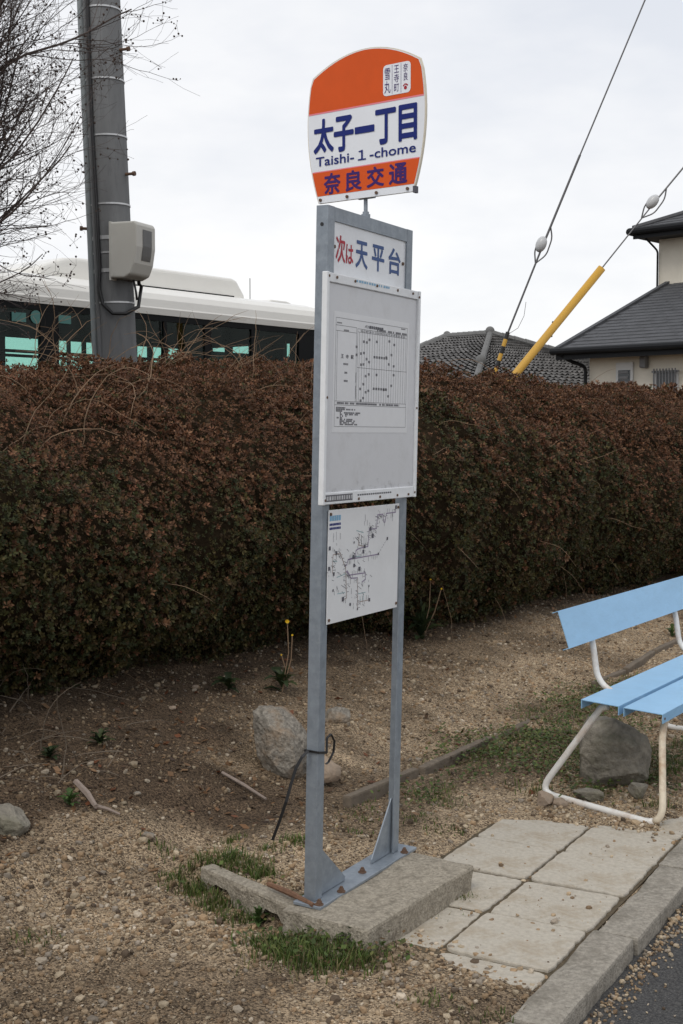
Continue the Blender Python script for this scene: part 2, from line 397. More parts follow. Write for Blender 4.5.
tag(fast('ground', Vg, Qg, M['soil'], col=gc, smooth=True), kind='structure')

V = [AV(-400, -1.12, -.052), AV(900, -1.12, -.052), AV(900, 8.0, -.03), AV(-400, 8.0, -.03)]
tag(obj('road', MB().add(V, [(0, 3, 2, 1)]), M['asphalt']), kind='structure')

def worn(mb, seed, amp=.006, cuts=3):
    bm = bmesh.new(); vs = [bm.verts.new(v) for v in mb.v]
    for f in mb.f: bm.faces.new([vs[i] for i in f])
    bmesh.ops.bevel(bm, geom=bm.edges[:], offset=.009, segments=2, affect='EDGES', profile=.6)
    bmesh.ops.triangulate(bm, faces=bm.faces[:])
    for _ in range(cuts):
        lg = [e for e in bm.edges if e.calc_length() > .05]
        if lg: bmesh.ops.subdivide_edges(bm, edges=lg, cuts=1); bmesh.ops.triangulate(bm, faces=bm.faces[:])
    bm.verts.index_update()
    P = np.array([v.co[:] for v in bm.verts]); nrm = []
    bm.normal_update(); nrm = np.array([v.normal[:] for v in bm.verts])
    P = P + nrm * (amp * fbm(P * 14, seed, 3))[:, None]
    fs = [tuple(v.index for v in f.verts) for f in bm.faces]; bm.free()
    return MB().add(P, fs)
kb = MB(); kb.box(AV(8, -1.142, -.14), (U3, V3, Z3), (12, .055, .07))
kerb = tag(obj('kerb', kb, M['kerb']), kind='structure')
KL = .686
kst = MB(); kst.box((0, 0, 0), (U3, V3, Z3), (KL / 2 - .009, .0625, .07)); kst = worn(kst, 7, .004, 4)
first = None
for i in range(-4, 18):
    p = AV(3.69 + KL * (i + .5), -1.1425 + random.uniform(-.005, .005), -.062 + random.uniform(-.004, .004))
    if first is None:
        first = obj('kerb_stone', kst, M['kerb'], kerb); o = first
    else:
        o = first.copy(); COL.objects.link(o); o.parent = kerb
    o.location = tuple(p); o.rotation_euler = (random.uniform(-.004, .004), random.uniform(-.006, .006), random.uniform(-.004, .004))

pv = MB(); pv.box(AV(4.5, -1.56, -.04), (U3, V3, Z3), (1.9, .35, .036))
pave = tag(obj('pavement', pv, M['dirt']), kind='structure')
S = .336
slab_me = None
def slab_mesh(seed):
    """a concrete slab with worn, slightly wavy edges"""
    n = 14; r = random.Random(seed); vs = []; fs = []
    ring = []
    h = S / 2 - .005
    for k in range(4 * n):
        sd_, t = divmod(k, n); t = t / n * 2 - 1
        x, y = [(t, -1), (1, t), (-t, 1), (-1, -t)][sd_]
        cr = 1 - .03 * (abs(x * y) > .97)
        j = r.gauss(0, .0018)
        ring.append((x * h * cr + (j if abs(x) > .98 else 0), y * h * cr + (j if abs(y) > .98 else 0)))
    m = len(ring)
    for sc, z in ((1.0, -.04), (1.0, -.004), (.988, 0.0)):
        for x, y in ring: vs.append(U3 * x * sc + V3 * y * sc + Z3 * z)
    for b in (0, m):
        for k in range(m): fs.append((b + k, b + m + k, b + m + (k + 1) % m, b + (k + 1) % m))
    fs.append(tuple(2 * m + k for k in range(m))[::-1])
    mb = MB(); mb.add(vs, fs)
    return mb
slabs = []
protos = []
for col_, v0 in ((0, -1.725), (1, -1.386)):
    for r_ in range(-3, 6):
        a0 = 4.52 - .338 * r_
        if col_ == 0 and r_ < 0: continue
        sunk = {(0, 3): -.004, (0, 4): -.03, (0, 5): -.04, (1, 5): -.012, (1, 4): -.004, (1, -1): -.003, (1, -2): -.012, (1, -3): -.012}.get((col_, r_), 0)
        if len(protos) < 4:
            o = obj('paving_slab', slab_mesh(len(protos)), M['slab'], pave); protos.append(o)
        else:
            o = protos[(r_ * 3 + col_) % 4].copy(); COL.objects.link(o); o.parent = pave
        o.location = tuple(AV(a0 + random.uniform(-.003, .003), v0 + random.uniform(-.003, .003), .004 + sunk + random.uniform(-.003, .003)))
        o.rotation_euler = (random.uniform(-.008, .008), random.uniform(-.008, .008), random.uniform(-.01, .01))

# ------------------------------------------------------------------ stones, litter: placed below
def rock_mb(seed, c, size, rotz=0, cuts=9, flat=.72, sub=4, tilt=0, rough=.06):
    r = np.random.default_rng(seed); bm = bmesh.new(); bmesh.ops.create_icosphere(bm, subdivisions=sub, radius=1)
    P = np.array([v.co[:] for v in bm.verts]); fs = [tuple(v.index for v in f.verts) for f in bm.faces]; bm.free()
    for _ in range(cuts):
        n = r.normal(size=3); n[2] *= .8; n /= np.linalg.norm(n); d = flat + r.uniform(-.14, .1)
        e = P @ n - d; P = np.where((e > 0)[:, None], P - np.outer(e, n) * .93, P)
    P = P * (1 + rough * fbm(P * 2.6 + seed, seed, 4)[:, None])
    P = P / np.abs(P).max(0)
    P = P * (np.array(size) / 2)
    ct, st_ = math.cos(tilt), math.sin(tilt); P = P @ np.array([[ct, 0, -st_], [0, 1, 0], [st_, 0, ct]])
    c_, s_ = math.cos(rotz), math.sin(rotz); P = P @ np.array([[c_, s_, 0], [-s_, c_, 0], [0, 0, 1]])
    return MB().add(P + np.asarray(c, float), fs)
def rock(name, seed, c, size, m, label, cat, rotz=0, group=None, **k):
    o = obj(name, rock_mb(seed, c, size, rotz, **k), M[m], loc=tuple(map(float, c)), smooth=False)
    return tag(o, label, cat, group)

# ------------------------------------------------------------------ pebbles (gravel), litter
def octa():
    v = np.array([[1, 0, 0], [-1, 0, 0], [0, 1, 0], [0, -1, 0], [0, 0, 1], [0, 0, -1]], float)
    f = np.array([[0, 2, 4], [2, 1, 4], [1, 3, 4], [3, 0, 4], [2, 0, 5], [1, 2, 5], [3, 1, 5], [0, 3, 5]])
    return v, f
def cube14():
    """a chipped cube: 8 corners + 6 face points, 24 triangles"""
    c = np.array([[i, j, k] for i in (-1, 1) for j in (-1, 1) for k in (-1, 1)], float) * .68
    f6 = np.array([[1, 0, 0], [-1, 0, 0], [0, 1, 0], [0, -1, 0], [0, 0, 1], [0, 0, -1]], float)
    v = np.concatenate([c, f6]); f = []
    for k, n in enumerate(f6):
        idx = [i for i in range(8) if c[i] @ n > .1]
        ax = [np.cross(n, [1, 0, 0] if abs(n[0]) < .5 else [0, 1, 0])]; ax.append(np.cross(n, ax[0]))
        idx.sort(key=lambda i: math.atan2(c[i] @ ax[1], c[i] @ ax[0]))
        for q in range(4): f.append((8 + k, idx[q], idx[(q + 1) % 4]))
    return v, np.array(f)
def pebbles(name, X, Y, Zb, R, colr, m, parent=None, big=True):
    v, f = cube14() if big else octa(); n = len(X); nv_ = len(v)
    P = v[None] * (1 + RNG.normal(0, .13, (n, nv_, 1))) * R[:, None, None] * RNG.uniform(.72, 1.2, (n, 1, 3)) * np.array([1, 1, .8])
    q = RNG.uniform(0, 6.28, n); c, s = np.cos(q), np.sin(q)
    Px = P[..., 0] * c[:, None] - P[..., 1] * s[:, None]; Py = P[..., 0] * s[:, None] + P[..., 1] * c[:, None]
    tx = RNG.normal(0, .3, n)[:, None]
    W = np.stack([Px + X[:, None], Py + Y[:, None], P[..., 2] + tx * Px * .6 + (Zb + R * .32)[:, None]], -1).reshape(-1, 3)
    Fc = (f[None] + (np.arange(n) * nv_)[:, None, None]).reshape(-1, 3)
    return fast(name, W, Fc, m, parent, col=np.repeat(colr, nv_, 0))
PAL = np.array([[.38, .285, .185], [.46, .375, .265], [.31, .215, .13], [.21, .145, .09], [.52, .44, .34], [.29, .245, .195], [.11, .08, .055], [.36, .25, .15]])
def scatter(n, a0, a1, v0, v1, pw):
    a = a0 + (a1 - a0) * RNG.random(n) ** pw; v = RNG.uniform(v0, v1, n)
    p = U2[None] * a[:, None] + V2[None] * v[:, None]; return p[:, 0], p[:, 1], a, v
X, Y, a, v = scatter(185000, 1.9, 11.5, -4.6, -1.2, 1.7)
q_ = (X - HB0[0]) * HN[0] + (Y - HB0[1]) * HN[1]
l_ = litter(X, Y)
pn = fbm(np.stack([X * 2.5, Y * 2.5, X * 0], -1), 31, 3)
onslab = (v > -1.9) & (v < -1.21) & (a < 4.75) & (a > 2.75)
jd = np.minimum(np.abs(v + 1.555), np.minimum(np.abs(v + 1.21), np.minimum(np.abs(((a - 4.35) / .338 + .5) % 1 - .5) * .338, np.abs(v + 1.9))))
keep = (q_ > -.3) & (RNG.random(len(X)) < (1 - .62 * l_) * np.clip(.75 + .5 * pn, .2, 1)) & (np.abs(X) < .34 * Y + .3)
keep &= ~onslab | (jd < .008) & (RNG.random(len(X)) < .5) | (RNG.random(len(X)) < .035) | ((a + .25 * (v + 1.55) < 3.4) & (RNG.random(len(X)) < .9)) | ((a > 4.68) & (v < -1.3)) | ((v < -1.66) & (RNG.random(len(X)) < np.clip(.15 + .55 * pn + 1.2 * (3.75 - a), 0, .9)))
keep &= ~((a > 3.17) & (a < 3.84) & (v > -2.0) & (v < -1.68))
X, Y, a, v, onslab, jd = X[keep], Y[keep], a[keep], v[keep], onslab[keep], jd[keep]
Rr = np.exp(RNG.normal(math.log(.0038), .46, len(X))); Rr = np.clip(Rr, .002, .016)
Zb = gh(X, Y); Zb = np.where(onslab & (jd > .008), np.maximum(Zb, np.where(a < 3.5, np.where(v < -1.555, -.004, .004 - .012 * (a < 3.34)), .004)), Zb)
ci = RNG.choice(8, len(X), p=[.2, .16, .16, .12, .08, .1, .08, .1]); cc_ = PAL[ci] * RNG.uniform(.65, 1.05, (len(X), 1))
dl = litter(X, Y)[:, None]; cc_ = cc_ * (1.06 - .42 * dl)  # pebbles dimmed by the same soil and painted shade mask
bg_ = Rr > .0055
tag(pebbles('gravel', X[bg_], Y[bg_], Zb[bg_], Rr[bg_], cc_[bg_], M['pebble']), 'larger tan and cream pebbles strewn over the sandy ground', 'gravel', kind='stuff')
bg_ = ~bg_
tag(pebbles('gravel', X[bg_], Y[bg_], Zb[bg_], Rr[bg_], cc_[bg_], M['pebble'], big=False), 'fine tan and brown gravel covering the sandy ground', 'gravel', kind='stuff')
# gravel washed against the kerb on the asphalt
n = 2100; aa = RNG.uniform(2.2, 6.5, n); vv = -1.08 + np.abs(RNG.normal(0, .038, n)) * np.where(RNG.random(n) < .12, 5, 1); vv += .012
p = U2[None] * aa[:, None] + V2[None] * vv[:, None]
Rr = np.clip(np.exp(RNG.normal(math.log(.0036), .42, n)), .002, .010)
tag(pebbles('kerbside_gravel', p[:, 0], p[:, 1], np.full(n, -.05), Rr, PAL[RNG.choice(8, n, p=[.25, .16, .15, .1, .08, .12, .05, .09])] * RNG.uniform(.6, 1.0, (n, 1)), M['pebble']),
    'pale gravel washed along the road side of the kerb', 'gravel', kind='stuff')
# dead leaves
n = 6500; X = RNG.uniform(-2.3, 3.4, n); Y = 4 + 8 * RNG.random(n) ** 1.3
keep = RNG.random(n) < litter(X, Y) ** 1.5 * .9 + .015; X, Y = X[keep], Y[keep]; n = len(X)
q = RNG.uniform(0, 6.28, n); ln = RNG.uniform(.008, .024, n); wd = ln * RNG.uniform(.35, .6, n)
d1 = np.stack([np.cos(q) * ln, np.sin(q) * ln, RNG.normal(0, .3, n) * ln], -1); d2 = np.stack([-np.sin(q) * wd, np.cos(q) * wd, RNG.normal(0, .4, n) * wd], -1)
C0 = np.stack([X, Y, gh(X, Y) + .008], -1)
W = np.stack([C0 - d1, C0 + d2, C0 + d1, C0 - d2], 1).reshape(-1, 3); Fq = np.arange(4 * n).reshape(-1, 4)
lc = np.array([[.16, .085, .04], [.1, .06, .035], [.22, .13, .07], [.07, .045, .03], [.15, .06, .03]])[RNG.integers(0, 5, n)] * RNG.uniform(.7, 1.3, (n, 1))
tag(fast('leaf_litter', W, Fq, M['weed'], col=np.repeat(lc, 4, 0)), 'fallen brown leaves under the hedge', 'leaf litter', kind='stuff')

# ------------------------------------------------------------------ bus stop sign
fb = np.array([-.0794, 3.8057, .09]); th_ = math.radians(60.42); ti = math.radians(1.305)
fu = np.array([math.cos(th_), math.sin(th_), 0]); nn = np.array([math.sin(th_), -math.cos(th_), 0])
fw = Z3 * math.cos(ti) + nn * math.sin(ti); fn = nn * math.cos(ti) - Z3 * math.sin(ti)
FW, FH = .552, 2.079
def fp(u, w, off=0.0): return fb + fu * u + fw * w + fn * off
def fuv(px, py, off=0.0):
    P = onplane(px, py, fb + fn * off, fn) - fb; return P @ fu, P @ fw
FA = (fu, fn, fw)
stop = thing('bus_stop_sign', fb, 'grey steel bus stop frame with orange topped sign and timetable case on a concrete block', 'bus stop sign')
TK = .005; FL = .04
def angle(u0, w0, w1, side):
    mb = MB(); inn = FL * side
    mb.prism([fp(u0, w0, 0), fp(u0 + inn, w0, 0), fp(u0 + inn, w0, -TK), fp(u0 + TK * side, w0, -TK), fp(u0 + TK * side, w0, -FL), fp(u0, w0, -FL)], fw * (w1 - w0)); return mb
obj('post', angle(0, 0.004, FH, 1), M['galv'], stop, bevel=.0012)
obj('post', angle(FW, 0.004, FH, -1), M['galv'], stop, bevel=.0012)
mb = MB(); u0, u1 = TK + .002, FW - TK - .002
mb.prism([fp(u0, FH - .001, -TK - .001), fp(u0, FH - FL, -TK - .001), fp(u0, FH - FL, -2 * TK), fp(u0, FH - TK, -2 * TK), fp(u0, FH - TK, -FL), fp(u0, FH - .001, -FL)], fu * (u1 - u0))
mb.box(fp(FW / 2, FH - FL / 2 - .001, -TK / 2 - .0002), FA, (FW / 2 - FL - .001, TK / 2 - .0006, FL / 2))
obj('top_rail', mb, M['galv'], stop)
mb = MB(); mb.box(fp(.295, -.002, -.012), FA, (.325, .048, .005)); obj('base_plate', mb, M['galv'], stop, bevel=.0015)
for u0, sgn, wd, hh in ((FL + .001 - .012, 1, .175, .165), (FW - FL - .001 + .012, -1, .14, .19)):
    mb = MB(); mb.prism([fp(u0, .0045, -.012), fp(u0 + sgn * wd, .0045, -.012), fp(u0 + sgn * wd, .018, -.012), fp(u0 + sgn * .008, hh, -.012), fp(u0, hh, -.012)], fn * -.005)
    obj('gusset', mb, M['galv'], stop, bevel=.001)
for u_, o_ in ((-.014, .022), (.115, .025), (.30, -.002), (.545, .026)):
    mb = MB(); c0 = fp(u_, .003, o_)
    mb.tube([c0, c0 + fw * .003], .0135, 14); mb.tube([c0 + fw * .003, c0 + fw * .011], .0095, 6); mb.tube([c0 + fw * .011, c0 + fw * .017], .005, 8)
    obj('bolt', mb, M['bolt'], stop)
mb = MB(); mb.tube([fp(-.0006, FH - .055, -.02) - fu * .001, fp(-.0006, FH - .055, -.02) + fu * .0008], .0055, 12); obj('bolt_hole', mb, M['black'], stop)

# -- flat print helpers
def stuff(o):
    o['kind'] = 'stuff'; return o
def text_obj(body, rect, m, parent, P, bold=.0, name='lettering', thick=0):
    """rect (u0,v0,u1,v1) in plane coords; P(u,v)->3D"""
    c = bpy.data.curves.new('print_source', 'FONT'); c.body = body; c.size = 1; c.offset = 0; c.resolution_u = 3
    t = bpy.data.objects.new('print_source', c); COL.objects.link(t)
    dg = bpy.context.evaluated_depsgraph_get(); dg.update()
    me = bpy.data.meshes.new_from_object(t.evaluated_get(dg))
    bpy.data.objects.remove(t); bpy.data.curves.remove(c)
    co = np.array([v.co[:] for v in me.vertices]); lo, hi = co.min(0), co.max(0)
    u = rect[0] + (co[:, 0] - lo[0]) / (hi[0] - lo[0]) * (rect[2] - rect[0]); v = rect[1] + (co[:, 1] - lo[1]) / (hi[1] - lo[1]) * (rect[3] - rect[1])
    base = WL[parent.name]
    nz = np.cross(P(1, 0) - P(0, 0), P(0, 1) - P(0, 0)); nz /= np.linalg.norm(nz)
    fs = [tuple(p.vertices) for p in me.polygons]; bpy.data.meshes.remove(me); mb = MB()
    du, dv = bold * (rect[2] - rect[0]) / (hi[0] - lo[0]), bold * (rect[3] - rect[1]) / (hi[1] - lo[1])
    sh = [(0, 0)] if bold <= 0 else [(math.cos(q) * r_, math.sin(q) * r_) for q, r_ in [(0, 0)] + [(6.2832 * k / 10 + .2, 1) for k in range(10)]]
    for k, (x, y) in enumerate(sh): mb.add([P(a + x * du, b + y * dv) + nz * .00003 * k for a, b in zip(u, v)], fs)
    o = obj(name, mb, m, parent); o['kind'] = 'stuff'
    return o
def rects(name, lst, m, parent, P):
    mb = MB()
    for (u0, v0, u1, v1) in lst: mb.add([P(u0, v0), P(u1, v0), P(u1, v1), P(u0, v1)], [(0, 1, 2, 3)])
    return obj(name, mb, m, parent)
def strokes(name, pls, wd, m, parent, P):
    mb = MB()
    for pl in pls:
        for (a, b), (c, d) in zip(pl[:-1], pl[1:]):
            L_ = math.hypot(c - a, d - b) + 1e-9; tx, ty = (c - a) / L_ * wd / 2, (d - b) / L_ * wd / 2
            q = [(a - tx - ty, b - ty + tx), (a - tx + ty, b - ty - tx), (c + tx + ty, d + ty - tx), (c + tx - ty, d + ty + tx)]
            mb.add([P(*k) for k in q], [(0, 1, 2, 3)])
    return obj(name, mb, m, parent)

# -- next stop panel
pn_ = MB(); pn_.box(fp(.2775, 1.915, -.0085), FA, (.236, .0025, .128)); nx_ = obj('next_stop_panel', pn_, M['wplate'], stop)
Pn = lambda u, v: fp(u, v, -.0052)
def q2(px, py, off):     # crop coordinates of a zoomed view of the top panel -> plane
    return fuv(300 + px / 5.254, 190 + py / 5.254, off)
def rect_of(l, t, r, b, conv, off):
    ul = conv(*l, off); ur = conv(*r, off); tt = conv(*t, off); bb = conv(*b, off); return (ul[0], bb[1], ur[0], tt[1])
text_obj('次', rect_of((190, 310), (215, 240), (238, 320), (215, 380), q2, -.005), M['redp'], nx_, Pn, .018)
text_obj('は', rect_of((243, 330), (260, 288), (280, 340), (262, 388), q2, -.005), M['redp'], nx_, Pn, .018)
text_obj('天', rect_of((295, 340), (325, 272), (355, 340), (325, 410), q2, -.005), M['bluep'], nx_, Pn, .022)
text_obj('平', rect_of((380, 350), (410, 293), (442, 360), (410, 425), q2, -.005), M['bluep'], nx_, Pn, .022)
text_obj('台', rect_of((467, 380), (497, 310), (527, 380), (497, 443), q2, -.005), M['bluep'], nx_, Pn, .022)
mb = MB()
for px, py in ((180, 297), (540, 388)):
    u_, w_ = q2(px, py, -.005); mb.tube([fp(u_, w_, -.006), fp(u_, w_, -.002)], .0055, 10)
obj('screw', mb, M['bolt'], nx_)['kind'] = 'stuff'

# -- timetable case: four rails round a recessed board
C0_, C1_, B0_, B1_ = -.030, .586, 1.2045, 1.884
CT = .018
RW = .015
case = MB()
def rail(u0, w0, u1, w1, t=CT): return MB().box(fp((u0 + u1) / 2, (w0 + w1) / 2, .001 + t / 2), FA, ((u1 - u0) / 2, t / 2, (w1 - w0) / 2))
case.box(fp((C0_ + C1_) / 2, (B0_ + B1_) / 2, .005), FA, ((C1_ - C0_) / 2 - .002, .004, (B1_ - B0_) / 2 - .002))
cs = obj('timetable_case', case, M['board'], stop)
BR = .036
for r_ in ((C0_, B0_, C0_ + RW, B1_), (C1_ - RW, B0_, C1_, B1_)): obj('rail', rail(*r_), M['alu'], cs, bevel=.002)
for r_ in ((C0_ + RW + .0005, B0_ + .001, C1_ - RW - .0005, B0_ + BR), (C0_ + RW + .0005, B1_ - BR + .008, C1_ - RW - .0005, B1_ - .001)): obj('rail', rail(*r_, t=CT - .003), M['alu'], cs, bevel=.002)
mb = MB(); mb.box(fp((C0_ + C1_) / 2, (B0_ + B1_) / 2 + .0, .0105), FA, ((C1_ - C0_) / 2 - RW - .004, .001, (B1_ - B0_) / 2 - .032)); obj('backboard', mb, M['board'], cs)
PO = .0125
def q3(x, y): return fuv(320 + x / 6.83, 300 + y / 6.83, PO)
tl, tr, bl, br = q3(110, 125), q3(598, 188), q3(97, 872), q3(583, 862)
su0, su1, sv0, sv1 = (tl[0] + bl[0]) / 2, (tr[0] + br[0]) / 2, (bl[1] + br[1]) / 2, (tl[1] + tr[1]) / 2
mb = MB(); mb.box(fp((su0 + su1) / 2, (sv0 + sv1) / 2, .0118), FA, ((su1 - su0) / 2 + .012, .0004, (sv1 - sv0) / 2 + .018)); sheet = obj('timetable_sheet', mb, M['paper'], cs)
Pt = lambda s, t: fp(su0 + (su1 - su0) * s, sv1 - (sv1 - sv0) * t, PO)
Ps = lambda u, v: fp(u, v, PO)
S_ = lambda s, t: (su0 + (su1 - su0) * s, sv1 - (sv1 - sv0) * t)
lines = [[S_(0, 0), S_(1, 0), S_(1, 1), S_(0, 1), S_(0, 0)], [S_(0, .068), S_(.27, .068), S_(.27, .118), S_(0, .118)], [S_(.285, .075), S_(1, .075)], [S_(.285, .105), S_(1, .105)],
         [S_(.285, .075), S_(.285, .765)], [S_(.285, .44), S_(1, .44)], [S_(0, .765), S_(1, .765), S_(1, .80), S_(0, .80)], [S_(0, .4), S_(.27, .4)][:1] * 2, [S_(.31, .105), S_(.31, .765)], [S_(0.02, .118), S_(.02, .765)], [S_(0.27, .118), S_(.27, .765)]]
strokes('table_rules', lines, .0012, M['gink'], cs, Ps)
ncol = 19
strokes('table_columns', [[S_(.31 + .67 * k / ncol, .075), S_(.31 + .67 * k / ncol, .765)] for k in range(1, ncol + 1)], .0011, M['gink'], cs, Ps)
def T(body, s0, t0, s1, t1, m='ink', b=.01): a, b_ = S_(s0, t1); c, d = S_(s1, t0); text_obj(body, (a, b_, c, d), M[m], cs, Ps, b)
T('バス標準発車時刻表', .38, .03, .64, .06, b=.03)
T('5 6 7 8 9 10 11 12 13 14 15 16 17 18 19 20 21 22 23', .325, .082, .96, .1)
for ch, s_ in (('王', .07), ('寺', .135), ('駅', .2)): T(ch, s_, .33, s_ + .034, .365, b=.02)
marks = []
def mk(s, t, w=.018, h=.011):
    u_, v_ = S_(s, t); marks.append((u_ - w * .3, v_ - h * .35, u_ - w * .02, v_ + h * .35)); marks.append((u_ + w * .06, v_ - h * .35, u_ + w * .34, v_ + h * .35))
for k in range(6): mk(.52 + .035 * k, .325); mk(.52 + .035 * k, .63)
for x, y in ((300, 285), (320, 290), (338, 272), (388, 286), (474, 283), (507, 307), (280, 366), (300, 362), (318, 404), (335, 424), (280, 442), (297, 440), (453, 392), (488, 376), (470, 440), (503, 453),
             (312, 520), (333, 508), (386, 512), (503, 513), (296, 575), (275, 607), (312, 630), (330, 620), (486, 586), (465, 658), (294, 670), (277, 688), (250, 320), (250, 375), (435, 614), (450, 613)):
    u_, v_ = q3(x, y); s_ = (u_ - su0) / (su1 - su0); t_ = (sv1 - v_) / (sv1 - sv0); mk(s_, t_)
for x, y, w, h in ((177, 438, .03, .006), (177, 497, .018, .006), (177, 553, .024, .006), (182, 208, .032, .005), (245, 530, .004, .03), (243, 630, .004, .04), (135, 155, .03, .004), (570, 200, .03, .004)):
    u_, v_ = q3(x, y); marks += [(u_ - w / 2 + w / 5 * k, v_ - h / 2, u_ - w / 2 + w / 5 * (k + .7), v_ + h / 2) for k in range(5)]
rr = random.Random(4)
def textline(s0, s1, t, h=.0045):
    s = s0
    while s < s1:
        w = rr.uniform(.008, .02)
        if rr.random() < .85: a, b = S_(s, t); c, _ = S_(min(s + w * .8, s1), t); marks.append((a, b - h / 2, c, b + h / 2))
        s += w
textline(.03, .9, .782, .006); textline(.55, .99, .062, .006)
for k, s1 in enumerate((.14, .27, .1, .34, .31, .16, .1, .24, .27, .26, .3)): textline(.02 if k in (0, 1, 2, 6) else .07, s1, .825 + .0155 * k)
stuff(rects('small_print', marks, M['gink'], cs, Ps))
bl_ = []; Pr = lambda u, v: fp(u, v, CT - .0015)
c0 = fuv(357, 284, CT); c1 = fuv(391, 289.5, CT); n_ = 14
for k in range(n_): x0 = c0[0] + (c1[0] - c0[0]) * k / n_; bl_.append((x0, B1_ - .0135, x0 + (c1[0] - c0[0]) / n_ * rr.uniform(.4, .85), B1_ - .0065))
rects('blue_caption', bl_, M['lblue'], cs, Pr)
g0 = fuv(324, 500, CT)[0]; g1 = fuv(353, 500, CT)[0]
rects('worn_label', [(g0, B0_ + .009, g1, B0_ + .029)], M['gink'], cs, Pr)
rects('worn_label_print', [(g0 + .004 + (g1 - g0) / 12 * k, B0_ + .013, g0 + .004 + (g1 - g0) / 12 * (k + rr.uniform(.5, .85)), B0_ + .025) for k in range(12)], M['board'], cs, lambda u, v: fp(u, v, CT - .001))
h0 = fuv(358, 498, CT)[0]; h1 = fuv(392, 498, CT)[0]
rects('rail_print', [(h0 + (h1 - h0) / 16 * k, B0_ + .02, h0 + (h1 - h0) / 16 * (k + .75), B0_ + .025) for k in range(16)], M['gink'], cs, Pr)
for w_, us in ((B1_ - .012, (.03, .14, .28, .42, .53)), (B0_ + .011, (.19, .33, .45, .53))):
    for u_ in us:
        obj('screw', MB().tube([fp(u_, w_, CT - .003), fp(u_, w_, CT + .001)], .0042, 8), M['bolt'], cs)
for u_, w_ in ((C0_ + .012, B1_ - .012), (C1_ - .012, B1_ - .02), (C0_ + .012, B0_ + .014), (C1_ - .012, B0_ + .016), (C0_ + .012, 1.52), (C1_ - .012, 1.5)):
    obj('screw', MB().tube([fp(u_, w_, CT), fp(u_, w_, CT + .002)], .0042, 8), M['bolt'], cs)

# -- route map panel
mu0, mu1, mw0, mw1 = .029, .489, .8435, 1.1865
mp_ = obj('route_map_panel', MB().box(fp((mu0 + mu1) / 2, (mw0 + mw1) / 2, .0035), FA, ((mu1 - mu0) / 2, .0015, (mw1 - mw0) / 2)), M['mapw'], stop, bevel=.0006)
def q4(x, y): return fuv(320 + x / 7.589, 495 + y / 7.589, .006)
Pm = lambda u, v: fp(u, v, .0056); Pm2 = lambda u, v: fp(u, v, .0059)
LP = lambda pts: [q4(*p) for p in pts]
purple = [LP([(575, 90), (575, 130), (505, 140), (495, 205), (485, 205), (478, 145), (440, 150), (430, 255), (375, 260), (365, 390), (300, 405), (275, 420), (270, 470), (215, 490), (205, 530), (190, 540)]),
          LP([(215, 490), (440, 450)]), LP([(200, 580), (225, 608), (345, 590), (345, 640), (320, 660)]), LP([(208, 575), (238, 632), (285, 628)])]
brown = [LP([(190, 540), (165, 470), (155, 440), (100, 455), (95, 590), (110, 605)]), LP([(195, 545), (203, 780), (170, 800)]), LP([(287, 630), (285, 870)]), LP([(300, 300), (292, 380), (340, 390)]), LP([(300, 810), (375, 795)])]
teal = [LP([(130, 625), (195, 598)]), LP([(135, 750), (190, 740)]), LP([(290, 750), (345, 738)]), LP([(330, 755), (330, 805)]), LP([(245, 470), (310, 465)]), LP([(100, 500), (130, 505)]), LP([(280, 270), (330, 285)]), LP([(305, 770), (308, 805)])]
stuff(strokes('route_line', purple, .0034, M['mpurple'], mp_, Pm)); stuff(strokes('route_line', brown, .0022, M['mbrown'], mp_, Pm2)); stuff(strokes('route_line', teal, .0022, M['mteal'], mp_, Pm))
tk_ = []
for pl in purple + brown:
    for (a, b), (c, d) in zip(pl[:-1], pl[1:]):
        L_ = math.hypot(c - a, d - b); k = max(1, int(L_ / .011))
        for i in range(k):
            t = (i + .5) / k; x, y = a + (c - a) * t, b + (d - b) * t; sg = rr.choice((-1, 1)); l = rr.uniform(.008, .017)
            if abs(c - a) > abs(d - b): tk_.append([(x, y + sg * .003), (x, y + sg * l)])
            else: tk_.append([(x + sg * .003, y), (x + sg * l, y)])
for x, y, l in ((105, 290, 65), (125, 280, 60), (155, 290, 45), (345, 150, 50), (360, 190, 40), (340, 200, 30), (450, 450, 1), (550, 110, 85), (100, 400, 30), (75, 400, 20), (80, 560, 30), (130, 690, 40), (110, 730, 30), (240, 710, 40), (370, 690, 50), (315, 320, 50), (335, 310, 60), (350, 330, 40)):
    tk_.append([q4(x, y), q4(x, y + l)])
for _ in range(110):
    x, y = rr.choice([(300, 330), (385, 270), (310, 440), (140, 450), (150, 700), (300, 780), (330, 620), (210, 640), (480, 150), (90, 560), (260, 480)]); x += rr.gauss(0, 28); y += rr.gauss(0, 38)
    tk_.append([q4(x, y), q4(x + rr.choice((0, 14)), y + rr.uniform(5, 22))])
for k in range(6): tk_.append([q4(448 + 11 * k, 440 - 19 * k), q4(453 + 11 * k, 430 - 19 * k)])
stuff(strokes('stop_ticks', tk_, .0014, M['gink'], mp_, Pm))
dots = []
for x, y in ((285, 865), (443, 447), (512, 330), (578, 92), (375, 795), (105, 600), (190, 535), (255, 470), (385, 255), (340, 390), (125, 440), (75, 405), (70, 560), (300, 560), (230, 830), (372, 690), (175, 790), (260, 535), (400, 310), (330, 430), (100, 725), (260, 360)):
    u_, v_ = q4(x, y); s_ = rr.uniform(.003, .007); dots.append((u_ - s_, v_ - s_, u_ + s_, v_ + s_))
stuff(rects('terminus_mark', dots, M['ink'], mp_, Pm2))
a = q4(75, 195); b = q4(162, 150)
rects('map_heading', [(a[0] + (b[0] - a[0]) / 5 * k, a[1] - .002, a[0] + (b[0] - a[0]) / 5 * (k + .85), b[1]) for k in range(5)], M['lblue'], mp_, Pm)
